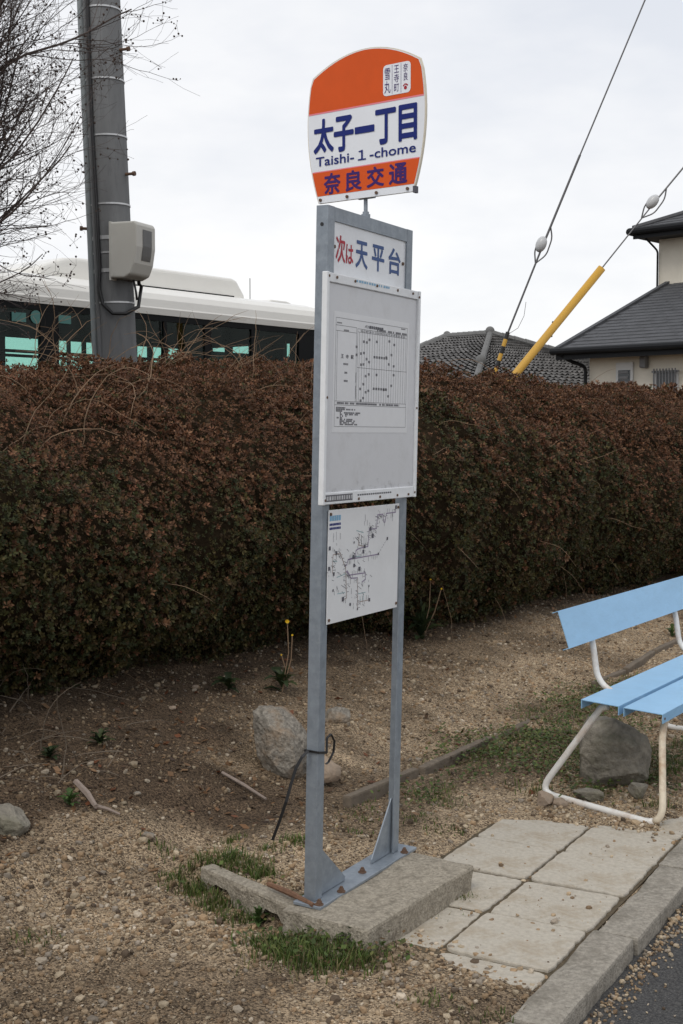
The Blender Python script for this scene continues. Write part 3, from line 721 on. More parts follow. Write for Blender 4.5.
rects('map_subheading', [(a[0] + (b[0] - a[0]) / 8 * k, a[1] - .016 - .012 * j, a[0] + (b[0] - a[0]) / 8 * (k + .8), a[1] - .009 - .012 * j) for k in range(8) for j in range(2)], M['navy'], mp_, Pm)
for u_, w_ in ((mu0 + .01, mw0 + .012), (mu0 + .01, mw1 - .012), (mu1 - .01, mw0 + .014), (mu1 - .01, mw1 - .012)):
    obj('screw', MB().tube([fp(u_, w_, .004), fp(u_, w_, .0085)], .0048, 8), M['bolt'], mp_)

# -- head board
hc = np.array([.07349, 4.0069, 2.2281]); hy = math.radians(-35.894)
hu = np.array([math.cos(hy), math.sin(hy), 0]); hn = np.array([math.sin(hy), -math.cos(hy), 0])
def hp(u, v, off=0.0): return hc + hu * u + Z3 * v + hn * off
def outline(k=1.0, v0=0.0, v1=1.0, n=14):
    """right edge from bottom to top corner, arc over the top, left edge down; k shrinks by k metres"""
    R_ = []
    for i in range(n + 1):
        t = i / n; v = .390 * t; w = .181 + (.2 - .181) * t + .028 * (1 - (2 * t - 1.06) ** 2) if t < 1 else .199
        R_.append((w, v))
    A_ = [(.199 - .398 * i / 20, .390 + .060 * (1 - (2 * i / 20 - 1) ** 2)) for i in range(1, 20)]
    pts = R_ + A_ + [(-u, v) for u, v in R_[::-1]]
    if k:
        c_ = np.array([0, .22]); out_ = []
        for (u, v) in pts:
            out_.append((u - math.copysign(k, u) if abs(u) > k else 0, min(max(v, 0), .45) - (k if v > .385 else 0)))
        pts = out_
    return pts
def clip(pts, lo, hi):
    def cut(P, f, at):
        o = []
        for i in range(len(P)):
            a, b = P[i - 1], P[i]; fa, fb_ = f(a), f(b)
            if (fa >= 0) != (fb_ >= 0): t = fa / (fa - fb_); o.append((a[0] + t * (b[0] - a[0]), a[1] + t * (b[1] - a[1])))
            if fb_ >= 0: o.append(b)
        return o
    return cut(cut(pts, lambda p: p[1] - lo, lo), lambda p: hi - p[1], hi)
head = obj('head_board', MB().prism([hp(u, v, -.006) for u, v in outline(0)], hn * .010), M['cream'], stop)
def face(name, pts, off, m): return obj(name, MB().add([hp(u, v, off) for u, v in pts], [tuple(range(len(pts)))]), M[m], head)
face('white_face', outline(.0025), .0045, 'white')
face('orange_field', clip(outline(.0045), .281, 1), .0052, 'orange')
face('pink_line', clip(outline(.0045), .2765, .281), .0052, 'pink')
face('orange_band', clip(outline(.0045), .022, .096), .0052, 'orange')
face('pink_line', clip(outline(.0045), .096, .099), .0052, 'pink')
Ph = lambda u, v: hp(u, v, .006); Ph2 = lambda u, v: hp(u, v, .0068); Ph3 = lambda u, v: hp(u, v, .0074)
s_ = 4.269
def hq(x, y):
    P = onplane(290 + x / s_, 30 + y / s_, hc + hn * .005, hn) - hc; return P @ hu, P[2]
def HT(body, l, t, r, b, m, bold, P=Ph):
    text_obj(body, (hq(*l)[0], hq(*b)[1], hq(*r)[0], hq(*t)[1]), M[m], head, P, bold)
HT('太', (104, 450), (142, 384), (185, 440), (110, 527), 'navy', .03)
HT('子', (190, 440), (230, 370), (270, 430), (225, 514), 'navy', .03)
text_obj('一', (hq(278, 430)[0], hq(317, 437)[1], hq(360, 415)[0], hq(317, 412)[1]), M['navy'], head, Ph, .008)
HT('丁', (367, 370), (407, 340), (450, 350), (407, 482), 'navy', .03)
HT('目', (467, 400), (502, 320), (540, 390), (502, 467), 'navy', .03)
HT('Taishi-１-chome', (112, 560), (115, 543), (537, 500), (118, 584), 'navy', .012)
for ch, l, r, t, b in (('奈', (147, 655), (214, 640), (180, 612), (180, 698)), ('良', (240, 645), (305, 630), (272, 600), (272, 684)), ('交', (330, 630), (400, 615), (365, 585), (365, 668)), ('通', (425, 615), (499, 600), (462, 570), (462, 655))):
    HT(ch, l, t, r, b, 'violet', .028)
# little white plaque in three columns
def rrect(u0, v0, u1, v1, r):
    o = []
    for cx, cy, a0 in ((u1 - r, v1 - r, 0), (u0 + r, v1 - r, 90), (u0 + r, v0 + r, 180), (u1 - r, v0 + r, 270)):
        for k in range(5): q = math.radians(a0 + 22.5 * k); o.append((cx + r * math.cos(q), cy + r * math.sin(q)))
    return o
obj('name_plaque', MB().add([Ph(*p) for p in rrect(.069, .294, .168, .386, .012)], [tuple(range(20))]), M['white'], head)
text_obj('雪\n丸', (.074, .302, .096, .376), M['violet'], head, Ph2, .0)
text_obj('王\n寺\n町', (.109, .302, .127, .380), M['violet'], head, Ph2, .0)
text_obj('奈\n良', (.142, .330, .158, .380), M['violet'], head, Ph2, .0)
strokes('plaque_rule', [[(.102, .297), (.102, .383)], [(.134, .297), (.134, .383)]], .001, M['violet'], head, Ph2)
mb = MB()
for du, dv, r_ in ((0, -.003, .0055), (-.0065, .004, .0025), (-.0022, .007, .0025), (.0022, .007, .0025), (.0065, .004, .0025)):
    k = 10; mb.add([Ph2(.150 + du + r_ * math.cos(6.283 * i / k), .312 + dv + r_ * math.sin(6.283 * i / k)) for i in range(k)], [tuple(range(k))])
obj('paw_mark', mb, M['redp'], head)
for u_ in (-.168, -.065, .045, .158):
    obj('screw', MB().tube([hp(u_, .010, .004), hp(u_, .010, .009)], .005, 8), M['bolt'], head)
obj('corner_clip', MB().box(hp(.181, .006, -.003), (hu, hn, Z3), (.004, .009, .010)), M['ink'], head)
rod0 = fp(.268, FH - .002, -.022)
rod1 = np.array([rod0[0], rod0[1], hc[2] + .03])
mb = MB(); mb.tube([rod0 + fw * .002, rod1], .0065, 10); mb.tube([rod0 + fw * .001, rod0 + fw * .014], .016, 6); mb.tube([rod0 + fw * .014, rod0 + fw * .022], .010, 12)
obj('mounting_rod', mb, M['galv'], stop)
mb = MB(); mb.box((rod1 + hc + hn * -.013) / 2 * np.array([1, 1, 0]) + Z3 * (hc[2] + .02), (hu, hn, Z3), (.03, .006, .02)); obj('mounting_bracket', mb, M['galv'], stop)

# black strap round the left post
st = [(331, 735), (334, 741), (333, 752), (328, 763), (324.5, 764)]
pts = [aty(px, py, 3.80 - .0 * i) for i, (px, py) in enumerate(st)]
tail = [aty(px, py, y) for px, py, y in ((308, 751, 3.80), (302, 757, 3.78), (296, 768, 3.77), (291, 784, 3.76), (286, 802, 3.75), (280, 820, 3.75), (272.5, 840, 3.75))]
lc_ = np.array(fp(.02, .44, -.02))
mb = MB()
ring_ = [fp(-.004, .462, .005), fp(.043, .452, .005), fp(.046, .452, -.046), fp(-.004, .462, -.046), fp(-.004, .462, .005)]
mb.ribbon(ring_, .007, .0018, Z3)
mb.ribbon([fp(.043, .452, .005)] + pts[::1][:0] + [aty(327, 738, 3.86), aty(331, 734, 3.87), aty(334.5, 741, 3.88), aty(333.5, 752, 3.88), aty(328.5, 762, 3.87), aty(326, 764, 3.86)], .007, .0018, fn)
mb.ribbon([fp(-.004, .462, -.03)] + tail, .009, .0018, np.array([.9, .3, .2]))
tag(obj('cable_tie', mb, M['black'], loc=tuple(lc_)), 'long black plastic strap tied round the left post with its tail hanging', 'strap')

# ------------------------------------------------------------------ concrete base blocks
c = [AV(3.178, -1.709, 0), AV(3.834, -1.672, 0), AV(3.876, -2.02, 0), AV(3.20, -2.02, 0)]
mb = worn(MB().prism([p - Z3 * .08 for p in c], Z3 * .163), 3)
tag(obj('concrete_block', mb, M['block'], loc=tuple(c[0])), 'worn solid concrete base block under the steel bus stop plate', 'concrete block')
r0 = np.array([-.098, 3.745, 0]); r1 = np.array([-.470, 4.190, 0]); rd = (r1 - r0); RL = np.linalg.norm(rd); rd /= RL; rn = np.array([rd[1], -rd[0], 0])
if rn[1] > 0: rn = -rn
out_ = [(0, -.06), (0, .076), (RL, .072), (RL, -.06), (RL - .05, -.06), (RL - .055, .02), (RL - .09, .042), (RL - .16, .042), (RL - .185, .02), (RL - .19, -.06), (.25, -.06), (.245, .01), (.22, .04), (.15, .04), (.125, .01), (.12, -.06)]
mb = MB().prism([r0 + rd * a + Z3 * b for a, b in out_], -rn * .055)
hb = thing('hollow_concrete_block', r0, 'half buried hollow concrete block with open cores left of the bus stop base', 'concrete block')
mb.box(r0 + rd * RL * .5 - rn * .18 + Z3 * -.03, (rd, rn, Z3), (RL / 2 - .004, .006, .05))
obj('face_shell', worn(mb, 5, .004, 2), M['block'], hb)
for a in (RL - .125, .185):  # near-black box painted as the shade inside each open core
    mb = MB().box(r0 + rd * a - rn * .13 + Z3 * -.03, (rd, rn, Z3), (.045, .065, .04)); obj('core_shade', mb, M['core'], hb)
mb = MB(); p0, p1 = gp(272, 893), gp(309, 911); p0 = r0 + rd * .24 - rn * .03 + Z3 * .097; p1 = r0 + rd * .015 - rn * .03 + Z3 * .094
mb.tube([p0, p0 * .5 + p1 * .5 + np.array([0, 0, .004]), p1], [.008, .010, .007], 7)
tag(obj('rusty_bar', mb, M['rust'], loc=tuple(p0)), 'short rusty iron bar lying on the hollow concrete block', 'bar')

# ------------------------------------------------------------------ bench
BA = np.array([.998, .063]); b_e1 = U3 * .998 + V3 * .063; b_e2 = U3 * .17 - V3 * .985
BO = AV(4.815, -1.318, 0)
def bp_(l, d, z): return BO + b_e1 * l + b_e2 * d + Z3 * z
BLn = 1.61; SZ = .438
bench = thing('park_bench', bp_(BLn / 2, .18, 0), 'pale blue steel slat bench on white tube legs beside the kerb', 'bench')
def channel(l0, l1, d0, d1, z0, z1, lip):
    """downward C channel: top sheet d0->d1 (z0->z1) with lips"""
    mb = MB(); t = .003
    def pt(d, z): return bp_(l0, d, z)
    out2 = [(d0, z0 - lip), (d0, z0), (d1, z1), (d1, z1 - lip), (d1 - t, z1 - lip), (d1 - t, z1 - t), (d0 + t, z0 - t), (d0 + t, z0 - lip)]
    return mb.prism([pt(d, z) for d, z in out2], b_e1 * (l1 - l0))
obj('seat_slat', channel(0, BLn, 0, .165, SZ, SZ + .005, .036), M['bench'], bench)
obj('seat_slat', channel(0, BLn, .185, .35, SZ + .007, SZ + .012, .036), M['bench'], bench)
bt, bb_ = (.458, .795), (.405, .648)
dd = np.array([bt[0] - bb_[0], bt[1] - bb_[1]]); dd /= np.linalg.norm(dd); pp_ = np.array([dd[1], -dd[0]])     # pp_: away from sitter
t = .003; lip = .03
o2 = [np.array(bb_), np.array(bt), np.array(bt) + pp_ * lip, np.array(bt) + pp_ * lip - dd * t, np.array(bt) + pp_ * t - dd * t, np.array(bb_) + pp_ * t + dd * t, np.array(bb_) + pp_ * lip + dd * t, np.array(bb_) + pp_ * lip]
obj('backrest', MB().prism([bp_(0.0, d, z) for d, z in o2], b_e1 * BLn), M['bench'], bench)
def arc(pts, r, n=6):
    """round the corners of a polyline"""
    P = [np.asarray(p, float) for p in pts]; o = [P[0]]
    for a, b, c in zip(P[:-2], P[1:-1], P[2:]):
        d1 = a - b; d2 = c - b; l1, l2 = np.linalg.norm(d1), np.linalg.norm(d2); d1 /= l1; d2 /= l2; rr_ = min(r, l1 * .49, l2 * .49)
        for i in range(n + 1):
            t = i / n; o.append((1 - t) ** 2 * (b + d1 * rr_) + 2 * t * (1 - t) * b + t * t * (b + d2 * rr_))
    o.append(P[-1]); return o
TR_ = .0138
for sg, l0 in ((1, .075), (-1, BLn - .075)):
    foot = arc([bp_(l0 + sg * .02, .27, SZ - .022), bp_(l0 + sg * .02, .30, SZ - .03), bp_(l0 + sg * .0, .575, .02), bp_(l0 - sg * .085, -.01, .010), bp_(l0, .03, SZ - .05), bp_(l0 + sg * .3, .045, SZ - .018)], .085)
    mid_ = len(foot) * 3 // 5
    lg = obj('leg_frame', MB().tube(foot[:mid_], TR_, 12), M['steelw'], bench, smooth=True)
    obj('leg_frame', MB().tube(foot[mid_ - 1:], TR_, 12), M['steelr'], bench, smooth=True)['label'] = 'rust streaked front leg tube'
    ls = .28 if sg > 0 else BLn - .28
    sp = arc([bp_(ls, bt[0] - .004 + pp_[0] * .02, bt[1] - .02), bp_(ls, bb_[0] + pp_[0] * .018, bb_[1]), bp_(ls, .395, SZ + .035), bp_(ls, .30, SZ - .018), bp_(ls, .02, SZ - .024)], .06)
    obj('back_support', MB().tube(sp, TR_ * .95, 12), M['steelw'], bench, smooth=True)
mb = MB().tube([bp_(.02, -.0004, SZ - .02), bp_(.02, -.002, SZ - .02)], .005, 10); obj('bolt_hole', mb, M['bolt'], bench)

# ------------------------------------------------------------------ rocks and stones
def on(px, py, dz=0): return gp(px, py, dz)
def hull_rock(pts, Y0, dep, m, label, seed, rough=.007):
    """boulder whose front outline passes through given photo points at distance Y0, rounded back at Y0+dep"""
    bm = bmesh.new(); r = random.Random(seed); c = np.mean([aty(*q, Y0) for q in pts], 0)
    for q in pts:
        p = aty(*q, Y0)
        bm.verts.new(p + np.array([0, r.uniform(.0, .05), 0])); b_ = c + (p - c) * r.uniform(.72, .98) + np.array([0, dep * r.uniform(.6, 1), -.02 * r.random()]); bm.verts.new(b_)
        f_ = c + (p - c) * .55 + np.array([0, -dep * r.uniform(.08, .3), 0]); bm.verts.new(f_)
    bmesh.ops.convex_hull(bm, input=bm.verts[:])
    for v in [v for v in bm.verts if not v.link_faces]: bm.verts.remove(v)
    bmesh.ops.triangulate(bm, faces=bm.faces[:])
    for _ in range(4):
        lg = [e for e in bm.edges if e.calc_length() > .022]
        if lg: bmesh.ops.subdivide_edges(bm, edges=lg, cuts=1); bmesh.ops.triangulate(bm, faces=bm.faces[:])
    bmesh.ops.smooth_vert(bm, verts=bm.verts[:], factor=.2, use_axis_x=True, use_axis_y=True, use_axis_z=True)
    bm.normal_update(); bm.verts.index_update()
    P = np.array([v.co[:] for v in bm.verts]); Nn = np.array([v.normal[:] for v in bm.verts])
    P = P + Nn * (rough * fbm(P * 13, seed, 4) + .4 * rough * fbm(P * 45, seed + 9, 2))[:, None]
    mb = MB().add(P, [tuple(v.index for v in f.verts) for f in bm.faces]); bm.free()
    return tag(obj('boulder', mb, M[m], loc=tuple(P.min(0))), label, 'boulder')
hull_rock([(252, 712), (262, 707), (280, 710), (296, 722), (309, 742), (310, 768), (304, 786), (285, 788), (268, 776), (257, 757)], 5.36, .26, 'rock', 'large tan and grey boulder lying behind the left post of the bus stop', 12)
p = on(326, 786); rock('stone', 25, p + np.array([0, .05, .05]), (.15, .14, .13), 'stone', 'brown stone chunk leaning against the large boulder behind the post', 'stone', rotz=.9, cuts=12, flat=.62)
p = on(337, 722); rock('stone', 33, p + np.array([0, .03, .02]), (.15, .12, .09), 'rock', 'small pale stone uphill of the large boulder between the posts', 'stone', rotz=.4)
hull_rock([(580, 755), (586, 728), (594, 721), (613, 719), (634, 729), (648, 738), (652, 752), (651, 780), (640, 793), (612, 796), (585, 792)], 5.36, .24, 'rockg', 'big squarish grey rock standing behind the bench leg', 41)
p = on(545, 806); rock('stone', 52, p + np.array([0, .02, .022]), (.085, .075, .07), 'stone', 'round tan stone at the rear bend of the bench leg', 'stone', sub=3)
p = on(560, 807); rock('stone', 58, p + np.array([0, .02, .01]), (.075, .06, .045), 'stone', 'flat tan stone beside the round stone under the bench leg', 'stone', sub=3)
p = on(592, 802); rock('stone', 63, p + np.array([0, .02, .022]), (.145, .09, .065), 'rockg', 'flat grey stone lying in front of the big rock under the bench', 'stone', rotz=.1, sub=3, flat=.6)
p = on(639, 800); rock('stone', 77, p + np.array([0, .02, .035]), (.085, .075, .085), 'rockg', 'small upright grey stone right of the flat one under the bench', 'stone', sub=3)
p = on(4, 836); rock('stone', 81, p + np.array([-.01, .06, .03]), (.17, .15, .13), 'rockg', 'rounded mossy grey stone at the left edge of the bank', 'stone', sub=4)
for k, (px, py, s0, lab) in enumerate(((148, 838, .06, 'flat grey stone flake on the gravel left of the bus stop'), (172, 709, .04, 'pale cream pebble on the dark soil below the hedge'),
        (388, 967, .028, 'pale round pebble before the near corner of the concrete block'), (137, 795, .032, 'grey pebble above the pale stick on the left bank'), (196, 688, .04, 'brownish stone at the foot of the hedge near the dandelion'), (526, 667, .035, 'pale pebble on the bank left of the bench back'), (430, 668, .035, 'pale oblong pebble on the bank right of the bus stop'))):
    p = on(px, py); rock('loose_stone', 100 + k, p + np.array([0, 0, s0 * .15]), (s0, s0 * .8, s0 * .6), 'rock' if k in (0, 3) else 'stone', lab, 'stone', sub=2)

# edging
ed = thing('garden_edging', AV(4.4, -2.44, 0), 'weathered low edging strip between the gravel path and the bank', 'edging')
for a0, a1, z0, z1, v0, v1 in ((4.40, 4.98, .05, .045, -2.47, -2.445), (5.0, 5.75, .038, .03, -2.43, -2.42), (5.78, 6.4, .012, .012, -2.415, -2.42), (7.35, 7.95, .035, .04, -2.43, -2.43), (7.98, 8.6, .045, .035, -2.43, -2.43), (8.63, 9.4, .04, .04, -2.43, -2.43)):
    A_, B_ = AV(a0, v0), AV(a1, v1); A_[2] = float(gh(A_[0], A_[1])) + z0 - .054; B_[2] = float(gh(B_[0], B_[1])) + z1 - .054
    d_ = (B_ - A_); L_ = np.linalg.norm(d_); d_ /= L_; sd_ = np.cross(d_, Z3)
    obj('edging_board', worn(MB().box((A_ + B_) / 2, (d_, sd_, Z3), (L_ / 2 - .004, .02, .05)), int(a0 * 10), .004, 3), M['edging'], ed)

# sticks
def stick(pts, rads, m, label, name='stick', group=None):
    return tag(obj(name, MB().tube(pts, rads, 6), M[m], loc=tuple(pts[0])), label, 'stick', group)
stick([on(76, 787, .02), on(88, 801, .025), on(96, 812, .02)], [.012, .013, .009], 'wood', 'pale forked dead branch lying on the left bank')
stick([on(95, 811, .02), on(108, 813, .015), on(120, 817, .01)], [.008, .006, .004], 'wood', 'thin pale twig off the end of the forked dead branch')
stick([on(222, 776, .015), on(243, 788, .015), on(266, 802, .012)], [.006, .007, .005], 'wood', 'thin straight grey stick on the gravel below the large boulder')

# ------------------------------------------------------------------ hedge
hedge = thing('hedge', (HB0[0], HB0[1], .3), 'long clipped azalea hedge, bronze brown on top and dark green below', 'hedge')
HLEN = np.linalg.norm(HB1 - HB0)
# profile (q outward from base line, z above base)
prof = np.array([(-.16, -.05), (.02, .10), (.20, .30), (.30, .60), (.27, .90), (.13, 1.14), (-.12, 1.34), (-.46, 1.47), (-.85, 1.53), (-1.25, 1.50), (-1.5, 1.35), (-1.62, 1.0), (-1.6, .4), (-1.5, -.05)])
seg = np.linalg.norm(np.diff(prof, axis=0), axis=1); cum = np.r_[0, np.cumsum(seg)]; cum /= cum[-1]
def hp_at(l, s):
    """point on the hedge skin: l metres along, s along the profile"""
    q = np.interp(s, cum, prof[:, 0]); z = np.interp(s, cum, prof[:, 1])
    e = 1e-3; dq = np.interp(s + e, cum, prof[:, 0]) - np.interp(s - e, cum, prof[:, 0]); dz = np.interp(s + e, cum, prof[:, 1]) - np.interp(s - e, cum, prof[:, 1])
    L_ = np.hypot(dq, dz) + 1e-9; nq, nz = dz / L_, -dq / L_
    x = HB0[0] + HD[0] * l + HN[0] * q; y = HB0[1] + HD[1] * l + HN[1] * q
    zb = np.interp(l, [-4, 0, HLEN, HLEN + 8], [.44, .38, .06, .0])
    z = z * np.interp(l, [-3, 0, 4.5, HLEN], [.91, .94, 1.17, 1.25])
    P = np.stack([x, y, zb + z], -1)
    nv = np.stack([HN[0] * nq, HN[1] * nq, nz], -1)
    hs = 1 + .0 * l
    lump = .10 * fbm(P * np.array([1.5, 1.5, 1.3]), 51, 3) + .045 * vnoise(P * np.array([6.5, 6.5, 4]), 77) + .05 * vnoise(P * np.array([2.8, 2.8, 2.2]) + 5, 70)
    return P + nv * lump[..., None], nv
LH0, LH1 = -3.2, HLEN + 6.5
ls_ = np.linspace(LH0, LH1, 240); ss_ = np.linspace(0, 1, 60)
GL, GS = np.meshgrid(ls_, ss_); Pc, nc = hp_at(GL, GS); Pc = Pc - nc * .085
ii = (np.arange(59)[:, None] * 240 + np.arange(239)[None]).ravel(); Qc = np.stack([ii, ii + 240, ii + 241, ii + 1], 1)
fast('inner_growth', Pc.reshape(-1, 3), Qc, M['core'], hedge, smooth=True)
def rosettes(l, s, dep, size, nl, k_col):
    n = len(l); P, nv = hp_at(l, s); P = P - nv * dep[:, None]
    ax = nv + np.array([0, 0, .55]) + RNG.normal(0, .38, (n, 3)); ax /= np.linalg.norm(ax, axis=1)[:, None]
    t1 = np.cross(ax, RNG.normal(size=(n, 3))); t1 /= np.linalg.norm(t1, axis=1)[:, None]; t2 = np.cross(ax, t1)
    k = np.arange(nl); q = k[None] * 2.4 + RNG.uniform(0, 6.28, (n, 1)); el = .25 + .95 * (k / nl)[None] + RNG.normal(0, .15, (n, nl))
    dirv = (np.cos(q) * np.cos(el))[..., None] * t1[:, None] + (np.sin(q) * np.cos(el))[..., None] * t2[:, None] + np.sin(el)[..., None] * ax[:, None]
    sdv = np.cross(dirv, ax[:, None]); sdv /= (np.linalg.norm(sdv, axis=2)[..., None] + 1e-9)
    Ln = size[:, None] * RNG.uniform(.65, 1.15, (n, nl)); wd = Ln * .24
    b = P[:, None] + dirv * (Ln * .12)[..., None]; m_ = P[:, None] + dirv * (Ln * .6)[..., None]; tip = P[:, None] + dirv * Ln[..., None] - np.cross(sdv, dirv) * (Ln * .0)[..., None]
    W = np.stack([b, m_ + sdv * wd[..., None], tip, m_ - sdv * wd[..., None]], 2).reshape(-1, 3)
    Fq = np.arange(n * nl * 4).reshape(-1, 4)
    return W, Fq, np.repeat(np.repeat(k_col, nl, 0) * RNG.uniform(.6, 1.45, (n * nl, 1)), 4, 0)
def pick(n, l0, l1, s0, s1, size):
    l = RNG.uniform(l0, l1, n); s = RNG.uniform(s0, s1, n)
    P, nv = hp_at(l, s)
    zz = np.interp(s, cum, prof[:, 1])
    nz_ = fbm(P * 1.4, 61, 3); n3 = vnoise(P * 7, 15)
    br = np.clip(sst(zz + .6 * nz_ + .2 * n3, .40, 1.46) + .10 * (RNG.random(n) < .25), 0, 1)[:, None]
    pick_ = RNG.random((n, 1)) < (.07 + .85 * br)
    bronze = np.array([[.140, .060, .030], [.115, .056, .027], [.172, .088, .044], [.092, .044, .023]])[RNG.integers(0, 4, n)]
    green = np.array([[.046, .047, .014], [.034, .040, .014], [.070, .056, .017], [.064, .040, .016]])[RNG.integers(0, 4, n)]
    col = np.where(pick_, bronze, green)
    return rosettes(l, s, RNG.uniform(-.03, .11, n), size * RNG.uniform(.7, 1.25, n) * (1 + .35 * vnoise(P * 3.1, 44)), 7, col)
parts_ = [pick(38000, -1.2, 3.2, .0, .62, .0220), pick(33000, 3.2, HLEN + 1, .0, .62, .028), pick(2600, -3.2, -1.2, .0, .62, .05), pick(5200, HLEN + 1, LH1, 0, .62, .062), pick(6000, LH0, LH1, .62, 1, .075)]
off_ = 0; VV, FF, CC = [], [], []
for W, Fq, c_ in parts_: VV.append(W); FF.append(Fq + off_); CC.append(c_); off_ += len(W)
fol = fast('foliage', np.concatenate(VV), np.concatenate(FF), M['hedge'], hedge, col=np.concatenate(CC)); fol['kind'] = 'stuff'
# dry vines and shoots arching out of the hedge
mb = MB(); rv = random.Random(9)
def wig(p0, d, n, step, bend, r0_, mbx, rr_=rv):
    p = np.array(p0, float); d = np.array(d, float); d /= np.linalg.norm(d); pts = [p.copy()]
    for i in range(n):
        d = d + np.array(bend) * step * 4 + np.array([rr_.gauss(0, .13), rr_.gauss(0, .13), rr_.gauss(0, .1)]); d /= np.linalg.norm(d); p = p + d * step; pts.append(p.copy())
    mbx.tube(pts, [r0_ * (1 - .7 * i / n) for i in range(n + 1)], 4, cap=False); return pts
for _ in range(70):
    l = rv.uniform(-.6, 8.8) if rv.random() < .45 else rv.uniform(-.5, 3.2); s = rv.uniform(.3, .62)
    P, nv = hp_at(np.array([l]), np.array([s])); wig(P[0] - nv[0] * .08, nv[0] * .8 + np.array([rv.gauss(0, .6), rv.gauss(0, .6), .7]), rv.randint(7, 15), .045, (rv.gauss(0, .5), rv.gauss(0, .3), -.75), rv.uniform(.0016, .0032), mb)
for _ in range(26):
    l = rv.uniform(.5, 8); s = rv.uniform(.02, .3)
    P, nv = hp_at(np.array([l]), np.array([s])); wig(P[0], nv[0] + np.array([rv.gauss(0, .8), rv.gauss(0, .8), rv.gauss(0, .3)]), rv.randint(5, 10), .04, (0, 0, -.5), .0018, mb)
# taller wiry shoots against the bus
for px, py, hgt, lean in ((150, 372, .6, .5), (62, 375, .7, -.15), (40, 372, .55, .4), (175, 370, .5, .25), (238, 372, .35, .5), (208, 372, .45, -.5), (140, 374, .5, -.35), (290, 372, .3, .1), (20, 374, .5, .2), (110, 374, .4, .5), (258, 372, .3, -.4)):
    p0 = aty(px, py + 14, 7.2 + px * .0045)
    for k in range(2):
        pts = wig(p0 + np.array([rv.gauss(0, .06), rv.gauss(0, .1), 0]), (lean + rv.gauss(0, .25), rv.gauss(0, .3), 1), int(hgt / .045) + rv.randint(0, 4), .05, (lean * .5, 0, -.35), .003, mb)
        for j in range(3, len(pts) - 2, 3): wig(pts[j], (rv.gauss(lean, .8), rv.gauss(0, .6), .6), rv.randint(4, 8), .035, (0, 0, -.2), .0016, mb)
o = obj('dry_shoots', mb, M['drystem'], hedge); o['kind'] = 'stuff'
# twiggy tangle at the hedge foot on the left
mb = MB()
for _ in range(34):
    p = on(rv.uniform(-40, 130), rv.uniform(690, 790), .015); wig(p, (rv.gauss(.3, .9), rv.gauss(0, .7), .4), rv.randint(4, 10), .038, (0, 0, -.55), rv.uniform(.0015, .003), mb)
tag(obj('dead_twigs', mb, M['edging']), 'tangle of dry twigs at the foot of the hedge', 'twigs', kind='stuff')

# ------------------------------------------------------------------ grass and weeds
def blades(C, h, n_per, spread):
    out_v, out_c = [], []
    for (x, y), hh, npb, sp in zip(C, h, n_per, spread):
        X = x + RNG.normal(0, sp, npb); Y = y + RNG.normal(0, sp * .8, npb); Z = gh(X, Y)
        q = RNG.uniform(0, 6.28, npb); H_ = hh * RNG.uniform(.5, 1.3, npb); ln = RNG.uniform(.2, .9, npb) * H_
        d = np.stack([np.cos(q), np.sin(q), q * 0], -1); sd_ = np.stack([-np.sin(q), np.cos(q), q * 0], -1) * (RNG.uniform(.0012, .0026, npb))[:, None]
        B = np.stack([X, Y, Z - .004], -1); m_ = B + d * (ln * .35)[:, None] + Z3 * (H_ * .65)[:, None]; t = B + d * ln[:, None] + Z3 * H_[:, None]
        out_v.append(np.stack([B - sd_, B + sd_, m_ + sd_ * .8, m_ - sd_ * .8, t + sd_ * .1, t - sd_ * .1], 1))
        c = np.array([[.085, .13, .028], [.12, .16, .04], [.06, .095, .025], [.18, .15, .07]])[RNG.choice(4, npb, p=[.35, .25, .2, .2])] * RNG.uniform(.7, 1.2, (npb, 1))
        out_c.append(np.repeat(c, 6, 0))
    W = np.concatenate(out_v).reshape(-1, 3); n = len(W) // 6; b = np.arange(n)[:, None] * 6
    Fq = np.concatenate([b + np.array([[0, 1, 2, 3]]), b + np.array([[3, 2, 4, 5]])]); return W, Fq, np.concatenate(out_c)
C, Hh, Np, Sp = [], [], [], []
def tuft(px, py, hh, n, sp): p = on(px, py); hh *= .72; n = int(n * .85); sp *= 1.15; C.append(p[:2]); Hh.append(hh); Np.append(n); Sp.append(sp)
for px, py, hh, n, sp in ((290, 955, .05, 500, .05), (320, 962, .05, 600, .055), (350, 958, .05, 500, .05), (270, 945, .045, 350, .04), (305, 940, .055, 400, .04), (335, 930, .05, 350, .03), (200, 893, .06, 300, .03), (218, 908, .055, 260, .035), (192, 880, .05, 220, .03), (240, 922, .045, 160, .03),
        (228, 862, .05, 260, .035), (262, 876, .045, 200, .03), (245, 870, .045, 200, .03), (232, 842, .04, 60, .02), (296, 842, .04, 120, .025), (270, 850, .035, 60, .02), (466, 902, .035, 120, .02), (160, 850, .04, 60, .03), (35, 942, .035, 70, .03), (440, 920, .025, 50, .03), (425, 1000, .03, 60, .03), (490, 1018, .03, 60, .03), (172, 880, .035, 80, .03)): tuft(px, py, hh, n, sp)
rg = random.Random(3)
for _ in range(60):
    a_, v_ = rg.uniform(4.7, 7.6), rg.gauss(-2.2, .2)
    if v_ < -2.6 or v_ > -1.85 or a_ < 5.2 and v_ > -2.2: continue
    p = AV(a_, v_); C.append(p[:2]); Hh.append(rg.uniform(.015, .035)); Np.append(rg.randint(15, 60)); Sp.append(rg.uniform(.03, .08))
for _ in range(26):
    a_, v_ = rg.uniform(4.95, 6.2), rg.uniform(-2.0, -1.4); p = AV(a_, v_); C.append(p[:2]); Hh.append(rg.uniform(.02, .045)); Np.append(rg.randint(30, 80)); Sp.append(rg.uniform(.03, .06))
